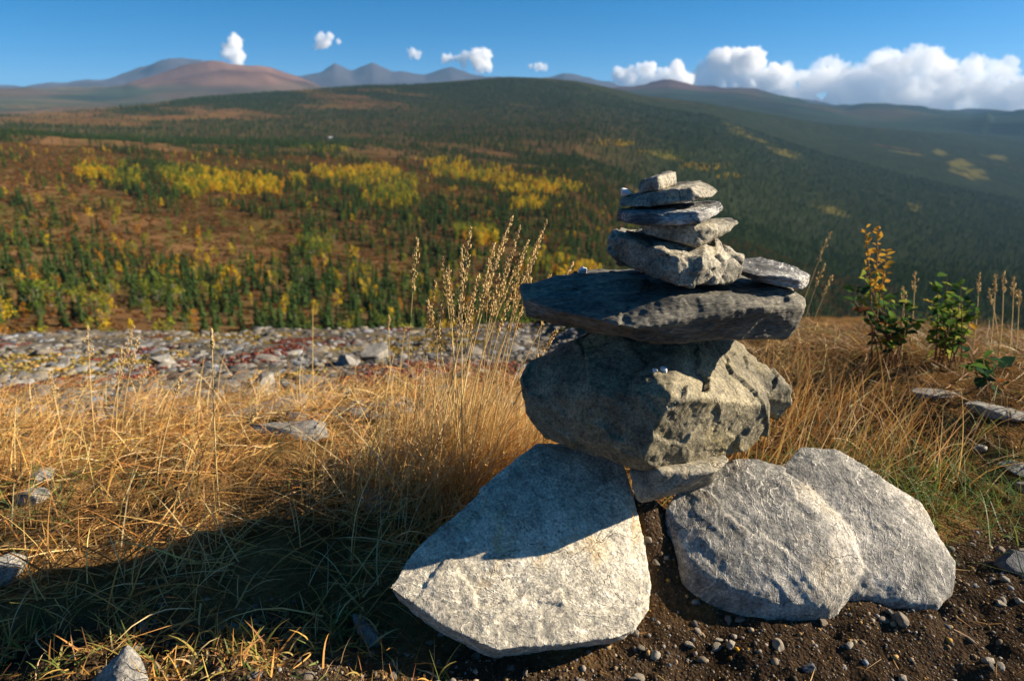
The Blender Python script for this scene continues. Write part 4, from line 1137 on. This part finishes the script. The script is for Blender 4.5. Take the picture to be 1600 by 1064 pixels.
# dry grass on the right of the cairn
def right_dens(x, y):
    return sstep(0.0, 0.12, y - (1.72 + 0.30 * np.clip(x - 0.9, 0, 2))) * (0.4 + 0.6 * sstep(-0.3, 0.5, n2(x, y, 0.3, 2, 75))) * sstep(0.35, 0.6, x)
parts = []
r0 = area(16000, 0.35, 3.6, 1.7, 5.0, right_dens); n = len(r0)
parts.append(blades(r0, rng.uniform(0, 6.28, n), np.radians(rng.uniform(2, 50, n)), rng.uniform(0.08, 0.24, n), np.radians(rng.uniform(10, 80, n)), rng.uniform(0.0024, 0.0046, n), mixcol(n, [(0.36, 0.21, 0.08), (0.26, 0.13, 0.05), (0.15, 0.075, 0.03), (0.50, 0.35, 0.16), (0.19, 0.19, 0.05)], [0.24, 0.26, 0.22, 0.10, 0.18])))
r0 = area(1500, 0.45, 1.5, 1.9, 3.2, lambda x, y: 0.9 + 0 * x); n = len(r0)
parts.append(blades(r0, rng.normal(0.2, 0.9, n), np.radians(rng.uniform(55, 88, n)), rng.uniform(0.10, 0.32, n), np.radians(rng.uniform(5, 60, n)), rng.uniform(0.002, 0.0038, n), mixcol(n, STRAW, [0.3, 0.3, 0.25, 0.12, 0.03])))
grass_obj('dry_grass', parts, M_GRASS, 'tangled brown dry grass behind and right of the cairn')
# green grass
def green_right(x, y):
    return np.exp(-(((x - 1.18) / 0.42) ** 2 + ((y - 1.86 - 0.15 * (x - 1.18)) / 0.22) ** 2))
parts = []
r0 = area(7000, 0.6, 2.3, 1.45, 2.6, green_right); n = len(r0)
parts.append(blades(r0, rng.uniform(0, 6.28, n), np.radians(rng.uniform(20, 85, n)), rng.uniform(0.06, 0.20, n), np.radians(rng.uniform(10, 90, n)), rng.uniform(0.002, 0.004, n), mixcol(n, GREEN, [0.4, 0.3, 0.2, 0.1])))
def green_left(x, y):
    return np.exp(-(((x + 1.55) / 0.28) ** 2 + ((y - 1.95) / 0.16) ** 2)) + 0.05
r0 = area(3200, -2.6, 0.0, 1.3, 2.6, green_left); n = len(r0)
parts.append(blades(r0, rng.uniform(0, 6.28, n), np.radians(rng.uniform(30, 88, n)), rng.uniform(0.06, 0.2, n), np.radians(rng.uniform(10, 70, n)), rng.uniform(0.002, 0.004, n), mixcol(n, GREEN, [0.3, 0.25, 0.25, 0.2])))
grass_obj('green_grass', parts, M_GRASS, 'green grass growing beside the lobed boulder and in the dry field')
# short coarse tufts along the path edge
def tuft_dens(x, y):
    return (0.12 + sstep(-0.05, 0.5, n2(x, y, 0.13, 2, 77))) * sstep(1.42, 1.30, y) * (1 - sstep(-0.28, -0.1, x))
parts = []
r0 = area(7000, -1.6, -0.05, 0.85, 1.42, tuft_dens); n = len(r0)
parts.append(blades(r0, rng.uniform(0, 6.28, n), np.radians(rng.uniform(10, 85, n)), rng.uniform(0.03, 0.10, n), np.radians(rng.uniform(10, 110, n)), rng.uniform(0.003, 0.006, n), mixcol(n, [(0.16, 0.19, 0.045), (0.36, 0.26, 0.07), (0.50, 0.26, 0.06), (0.28, 0.13, 0.045), (0.56, 0.42, 0.2)], [0.25, 0.22, 0.22, 0.19, 0.12])))
r0 = area(160, -0.2, 2.0, 0.9, 1.9, lambda x, y: dirt_mask(x, y)); n = len(r0)
parts.append(blades(r0, rng.uniform(0, 6.28, n), np.radians(rng.uniform(0, 12, n)), rng.uniform(0.02, 0.09, n), np.radians(rng.uniform(5, 40, n)), rng.uniform(0.0015, 0.003, n), mixcol(n, STRAW, [0.4, 0.3, 0.1, 0.2, 0.0])))
grass_obj('coarse_tufts', parts, M_GRASS, 'short coarse tufts of green and orange grass along the path edge')

# tall tussock with seed heads
def tube(pts, r0, r1, sides=4):
    pts = [Vector(p) for p in pts]; v = []; f = []
    for i, p in enumerate(pts):
        d = (pts[min(i + 1, len(pts) - 1)] - pts[max(i - 1, 0)]).normalized(); q = d.to_track_quat('Z', 'Y'); rad = r0 + (r1 - r0) * i / (len(pts) - 1)
        for k in range(sides):
            a = 2 * math.pi * k / sides; v.append(tuple(p + q @ Vector((rad * math.cos(a), rad * math.sin(a), 0))))
    for i in range(len(pts) - 1):
        for k in range(sides):
            f.append((i * sides + k, i * sides + (k + 1) % sides, (i + 1) * sides + (k + 1) % sides, (i + 1) * sides + k))
    return np.array(v), np.array(f)
M_STEM = plain_material('straw_stem', (0.52, 0.35, 0.13), (0.68, 0.50, 0.23), 40, 0.55, 0, 0.3)
M_SEED = leaf_material('seed_husk', (0.50, 0.34, 0.14), (0.72, 0.55, 0.30), 0.3, 60, False)
def stem_curve(root, tip, bow, n=12):
    root = Vector(root); tip = Vector(tip); d = tip - root
    out = []
    for i in range(n + 1):
        t = i / n
        # starts upright, leans towards the tip
        p = root + Vector((d.x * t ** (1 + bow), d.y * t ** (1 + bow), d.z * t))
        out.append(p)
    return out
def spikelets(curve, frac, count, spread, seed, size=0.0075):
    rs = np.random.default_rng(seed); v = []; f = []; n = len(curve) - 1
    for k in range(count):
        t = 1 - frac * (1 - (k + rs.random()) / count); i = min(int(t * n), n - 1); u = t * n - i
        p = curve[i].lerp(curve[i + 1], u); d = (curve[i + 1] - curve[i]).normalized()
        s = (t - (1 - frac)) / frac; env = spread * (0.35 + 1.1 * math.sin(math.pi * min(0.95, 0.2 + 0.75 * s)))
        o = Vector(rs.normal(0, 1, 3)); o -= d * o.dot(d); o.normalize()
        c = p + o * env * rs.uniform(0.3, 1.0); ax = (d + o * rs.uniform(0.1, 0.6)).normalized(); L = size * rs.uniform(0.7, 1.3); q = ax.to_track_quat('Z', 'Y'); w = L * 0.26
        b = len(v); v.append(tuple(c - ax * L * 0.6))
        for a in range(3): v.append(tuple(c + q @ Vector((w * math.cos(a * 2.094), w * math.sin(a * 2.094), 0))))
        v.append(tuple(c + ax * L * 0.7))
        for a in range(3): f += [(b, b + 1 + (a + 1) % 3, b + 1 + a), (b + 4, b + 1 + a, b + 1 + (a + 1) % 3)]
    return np.array(v), np.array(f)
seed_n = [0]
def add_stem(parent, root, tip, bow, frac=0.2, count=46, spread=0.006, r=0.0023, size=0.0075):
    seed_n[0] += 1
    base = Vector(parent.location) if parent else Vector((0, 0, 0))
    cv = [p - base for p in stem_curve(root, tip, bow)]
    v, f = tube(cv, r, r * 0.5)
    s = link('stem', mk_mesh('stem', v, f), M_STEM, parent)
    if count:
        v, f = spikelets(cv, frac, count, spread, seed_n[0], size)
        link('seed_head', mk_mesh('seed_head', v, f, False), M_SEED, s)
    return s
def empty(name, loc):
    e = bpy.data.objects.new(name, None); e.location = loc; e.empty_display_size = 0.1; col.objects.link(e); return e
tx, ty, tz, _ = ground_at(705, 770)
tuss = empty('tall_grass_tussock', (tx[0], ty[0], tz[0]))
tag(tuss, 'tall straw-coloured grass tussock with seed heads leaning towards the cairn', 'grass')
T0 = np.array((tx[0], ty[0], tz[0]))
tips = [(652, 372, 1.80), (690, 400, 1.84), (735, 355, 1.90), (722, 385, 1.76), (800, 338, 1.86), (790, 368, 1.94), (812, 352, 1.80), (772, 380, 1.78), (855, 345, 1.92), (844, 368, 1.84), (838, 395, 1.78), (826, 375, 2.0), (812, 405, 1.86),
        (765, 405, 1.98), (748, 430, 1.76), (700, 415, 1.95), (680, 440, 1.86), (668, 470, 1.78), (780, 430, 1.84), (800, 450, 1.80), (895, 410, 2.02), (740, 460, 1.90), (860, 430, 1.95), (720, 448, 2.0), (795, 405, 1.72), (830, 432, 1.84),
        (870, 515, 1.72), (690, 470, 1.70)]
for i, (px, py, yy) in enumerate(tips):
    rt = T0 + np.array((rng.normal(0.0 + 0.12 * (px - 720) / 150, 0.05), rng.normal(0, 0.06) + (yy - 1.86) * 0.4, -0.01))
    add_stem(tuss, rt, P(px, py, yy + (ty[0] - 1.86)), 0.35 + rng.uniform(0, 0.5), 0.17 + rng.uniform(0, 0.08), 64, 0.006 + rng.uniform(0, 0.004), size=0.0095)
n = 4400
cen = T0 + np.array((0.05, 0.0, 0))
rt = np.stack([cen[0] + rng.normal(0, 0.17, n), cen[1] + rng.normal(0, 0.12, n), np.zeros(n)], 1)
rt = rt[~near_rock(rt[:, 0], rt[:, 1])]; n = len(rt); rt[:, 2] = height(rt[:, 0], rt[:, 1])
v, f, c = blades(rt, rng.normal(0.15, 1.1, n), np.radians(rng.uniform(38, 89, n)), rng.uniform(0.15, 0.52, n) * rng.uniform(0.6, 1.0, n), np.radians(rng.uniform(5, 75, n)), rng.uniform(0.0020, 0.0040, n), mixcol(n, STRAW, [0.40, 0.20, 0.10, 0.28, 0.02]), 6)
o = link('blades', mk_mesh('blades', v - T0, f, True, c), M_GRASS, tuss); o['kind'] = 'stuff'

# lone stalks with seed heads: base px, tip px, distance offset
for (bx, by, tx_, ty_, lab, fr, ct, sp) in [
        (342, 790, 331, 515, 'tall thin stalk with narrow seed head standing alone in the field', 0.10, 22, 0.003),
        (150, 700, 137, 508, 'thin stalk with drooping seed head next to the feathery clump', 0.25, 30, 0.010),
        (172, 690, 208, 508, 'feathery pale seed stalk, tallest of a leaning clump', 0.32, 60, 0.012),
        (190, 680, 215, 528, 'feathery pale seed stalk leaning beside the tallest one', 0.3, 50, 0.011),
        (182, 700, 190, 545, 'shorter feathery seed stalk in the leaning clump', 0.3, 50, 0.012),
        (200, 690, 232, 562, 'bent feathery seed stalk low in the leaning clump', 0.3, 46, 0.012),
        (100, 690, 76, 580, 'small feathery stalk rising near the speckled grey stone', 0.3, 36, 0.010),
        (96, 680, 84, 600, 'lowest feathery stalk beside the small one', 0.3, 30, 0.010),
        (490, 640, 489, 480, 'straight bare stalk in front of the barren slope', 0.0, 0, 0.0),
        (612, 640, 607, 492, 'thin stalk with small seed head beside the tussock', 0.16, 24, 0.005),
        (622, 620, 633, 510, 'short thin stalk with seed head beside the tussock', 0.16, 20, 0.005),
        (345, 730, 405, 640, 'leaning stalk with bent seed head in the field', 0.2, 24, 0.005),
        (245, 760, 282, 590, 'slender brown stalk with small seed head in the field', 0.15, 20, 0.005),
        (470, 740, 548, 610, 'leaning straw stalk left of the tussock', 0.1, 14, 0.004)]:
    x, y, z, _ = ground_at(bx, by)
    e = empty('grass_stalk', (x[0], y[0], z[0])); tag(e, lab, 'grass', 'lone grass stalks in the dry field')
    tip = P(tx_, ty_, y[0] + 0.02)
    add_stem(e, (x[0], y[0], z[0] - 0.01), tip, 0.25, fr, ct, sp * 1.2, 0.0024, 0.0115)
# stalks behind and right of the cairn
for (bx, by, tx_, ty_, lab) in [
        (1230, 560, 1298, 362, 'tall arching stalk behind the striped stone'), (1240, 565, 1288, 412, 'arching stalk below the tall one behind the striped stone'), (1250, 570, 1300, 432, 'short arching stalk behind the capstone end'),
        (1235, 580, 1276, 505, 'low stalk close under the capstone end'), (1420, 560, 1430, 424, 'upright pale stalk between the leafy bushes'), (1408, 560, 1412, 448, 'upright stalk with plump head between the leafy bushes'),
        (1560, 560, 1568, 425, 'tallest pale stalk in the clump beyond the second bush'), (1545, 560, 1556, 428, 'pale stalk in the clump beyond the second bush'), (1575, 560, 1584, 432, 'pale stalk at the edge of the clump beyond the second bush'), (1560, 560, 1545, 450, 'pale stalk near the second bush'), (1585, 565, 1592, 452, 'leaning pale stalk at the edge of the turf'), (1520, 550, 1530, 428, 'pale stalk rising from the second bush')]:
    x, y, z, _ = ground_at(bx, by)
    e = empty('grass_stalk', (x[0], y[0], z[0])); tag(e, lab, 'grass', 'grass stalks right of the cairn')
    add_stem(e, (x[0], y[0], z[0] - 0.01), P(tx_, ty_, y[0] + 0.02), 0.4, 0.22, 26, 0.009, 0.0022, 0.012)

# ------------------------------------------------------------------ leafy plants on the right
def leaf_mesh(name, w=0.34, fold=0.10, teeth=True):
    v = [(0, 0, 0)]; sec = 5
    prof = [0.0, 0.62, 1.0, 0.92, 0.55, 0.0]
    pts = []
    for i in range(sec + 1):
        t = i / sec
        pts.append([(-w * prof[i] * (1.0 if i % 2 else 0.9), t, fold * prof[i] - 0.12 * t * t), (0, t, -0.12 * t * t), (w * prof[i], t, fold * prof[i] - 0.12 * t * t)])
    v = [p for row in pts for p in row]; f = []
    for i in range(sec):
        for k in (0, 1):
            a = i * 3 + k; f.append((a, a + 1, a + 4, a + 3))
    return mk_mesh(name, v, f)
LEAF = {}
for nm, c1, c2 in (('green', (0.045, 0.10, 0.025), (0.10, 0.18, 0.035)), ('lime', (0.20, 0.25, 0.04), (0.34, 0.36, 0.06)), ('orange', (0.45, 0.22, 0.03), (0.60, 0.38, 0.06)), ('darkgreen', (0.02, 0.05, 0.03), (0.04, 0.09, 0.04)), ('brown', (0.22, 0.08, 0.03), (0.36, 0.15, 0.05))):
    m = leaf_mesh('leaf'); m.materials.append(leaf_material('leaf_' + nm, c1, c2, 0.35, 8)); LEAF[nm] = m
M_TWIG = plain_material('twig', (0.14, 0.07, 0.035), (0.24, 0.13, 0.06))
def put_leaf(parent, pos, heading, pitch, size, kind):
    o = link('leaf', LEAF[kind], None, parent, pos); o.scale = (size,) * 3
    o.rotation_euler = Euler((pitch, rng.normal(0, 0.4), heading), 'XYZ')
def bush(px, py, name, label, branches, kinds, p, leaf=0.05, per=15):
    x, y, z, _ = ground_at(px, py)
    base = Vector((x[0], y[0], z[0])); e = empty(name, base); tag(e, label, 'shrub')
    for (tx_, ty_, dy) in branches:
        tip = Vector(P(tx_, ty_, y[0] + dy)) - base
        cv = stem_curve((rng.normal(0, 0.03), rng.normal(0, 0.03), -0.02), tip, 0.5, 8)
        v, f = tube(cv, 0.004, 0.0018); b = link('branch', mk_mesh('branch', v, f), M_TWIG, e)
        for k in range(per):
            t = 1 - 0.62 * (k / per) ** 1.2; i = min(int(t * 8), 7); pos = cv[i].lerp(cv[i + 1], t * 8 - i)
            put_leaf(b, pos + Vector(rng.normal(0, 0.009, 3)), rng.uniform(0, 6.28), rng.normal(0.35, 0.5), leaf * rng.uniform(0.7, 1.3), kinds[rng.choice(len(kinds), p=p)])
bush(1385, 575, 'leafy_shrub', 'dark green leafy shrub behind the cairn at the foot of an orange spike',
     [(1335, 450, 0), (1352, 430, 0.08), (1380, 462, -0.05), (1404, 470, 0.05), (1420, 490, 0), (1360, 480, -0.1), (1390, 500, -0.12), (1335, 470, 0.1), (1412, 465, 0.12), (1375, 505, -0.06), (1440, 500, 0.05)], ['green', 'darkgreen', 'lime', 'orange', 'brown'], [0.40, 0.42, 0.12, 0.02, 0.04], 0.048)
bush(1470, 575, 'leafy_shrub', 'bright green leafy shrub standing free against the dark valley',
     [(1480, 432, 0), (1465, 450, 0.05), (1500, 445, -0.05), (1520, 470, 0.05), (1455, 475, -0.05), (1490, 470, -0.1), (1510, 495, 0), (1475, 500, 0.08), (1460, 510, 0), (1528, 485, 0), (1500, 470, 0.1)], ['green', 'lime', 'darkgreen', 'orange'], [0.50, 0.33, 0.14, 0.03], 0.048)
bush(1540, 610, 'low_plant', 'low dark leafed plant with a withered brown leaf on the bank',
     [(1510, 545, 0), (1535, 560, 0), (1560, 570, 0), (1545, 585, -0.1), (1520, 575, -0.1)], ['darkgreen', 'green', 'brown'], [0.6, 0.25, 0.15], 0.06, 5)
x, y, z, _ = ground_at(1362, 575)
base = Vector((x[0], y[0], z[0])); spike = empty('orange_spike_plant', base); tag(spike, 'tall plant spike with orange and yellow leaves above the dark shrub', 'plant')
for tx_, ty_, off in ((1352, 358, 0), (1372, 356, 0.02), (1386, 392, -0.04)):
    cv = stem_curve((rng.normal(0, 0.01), 0, -0.02), Vector(P(tx_, ty_, y[0] + off)) - base, 0.35, 10)
    v, f = tube(cv, 0.004, 0.0015); b = link('stem', mk_mesh('stem', v, f), M_TWIG, spike)
    for k in range(30):
        t = 1 - 0.5 * k / 30; i = min(int(t * 10), 9); pos = cv[i].lerp(cv[i + 1], t * 10 - i)
        kd = 'orange' if t > 0.68 else rng.choice(['orange', 'lime', 'green'], p=[0.4, 0.4, 0.2])
        put_leaf(b, pos + Vector(rng.normal(0, 0.008, 3)), rng.uniform(0, 6.28), rng.normal(0.5, 0.5), rng.uniform(0.018, 0.04), kd)

# low red leaves between the stones of the barren slope
n = 9000
px = rng.uniform(-20, 880, n); py = 508 + 110 * rng.random(n)
x, y, z, hit = ground_at(px, py); r = np.hypot(x, y)
rd = n2(x, y * 0.35, 0.9, 3, 46); ms = n2(x, y * 0.35, 0.8, 3, 47)
k = hit & (r < 16) & (r > 2.8) & ((rd > 0.32) | ((ms > 0.15) & (rng.random(n) < 0.6)))
x, y, z, rd = x[k], y[k], z[k], rd[k]; n = len(x)
cc = np.where((rd > 0.32)[:, None], mixcol(n, [(0.13, 0.028, 0.02), (0.09, 0.025, 0.018), (0.17, 0.06, 0.03)], [0.5, 0.3, 0.2]), mixcol(n, [(0.24, 0.16, 0.04), (0.17, 0.15, 0.04), (0.32, 0.2, 0.06)], [0.4, 0.3, 0.3]))
lv, lf = cut_rock(1, 900, 3, (1, 0.7, 0.5), 0)
me = scatter_mesh('low_heath', [(lv, lf)], np.stack([x, y, z + 0.01], 1), rng.uniform(0.012, 0.035, n), rng.uniform(0, 6.28, n), rng.normal(0, 0.4, n), cc)
tag(link('low_heath', me, tint_material('heath_leaves', 0.8, 0.0, 0.4, 90)), 'low red and yellow heath between the stones', kind='stuff')

# a small white hut far off by the track on the facing slope
x, y, z, _ = ground_at(517, 218)
hut = empty('white_hut', (x[0], y[0], z[0])); tag(hut, 'tiny white hut beside a pale track high on the facing slope', 'hut')
M_WALL = plain_material('white_wall', (0.66, 0.66, 0.64), (0.8, 0.8, 0.78), 2.0)
link('wall', box_mesh('wall', (-3.2, -2.4, -0.5), (3.2, 2.4, 2.8)), M_WALL, hut)
v = [(-3.7, -2.9, 2.81), (3.7, -2.9, 2.81), (3.7, 2.9, 2.81), (-3.7, 2.9, 2.81), (-3.7, 0, 4.6), (3.7, 0, 4.6)]
bm = bmesh.new(); vv = [bm.verts.new(p) for p in v]
for f in ((0, 1, 5, 4), (2, 3, 4, 5), (0, 4, 3), (1, 2, 5), (3, 2, 1, 0)): bm.faces.new([vv[i] for i in f])
me = bpy.data.meshes.new('roof'); bm.to_mesh(me); bm.free()
link('roof', me, plain_material('pale_roof', (0.55, 0.55, 0.55), (0.7, 0.7, 0.7), 2.0), hut)
link('door', box_mesh('door', (-0.5, -2.46, -0.1), (0.5, -2.38, 2.0)), M_BARK, hut)
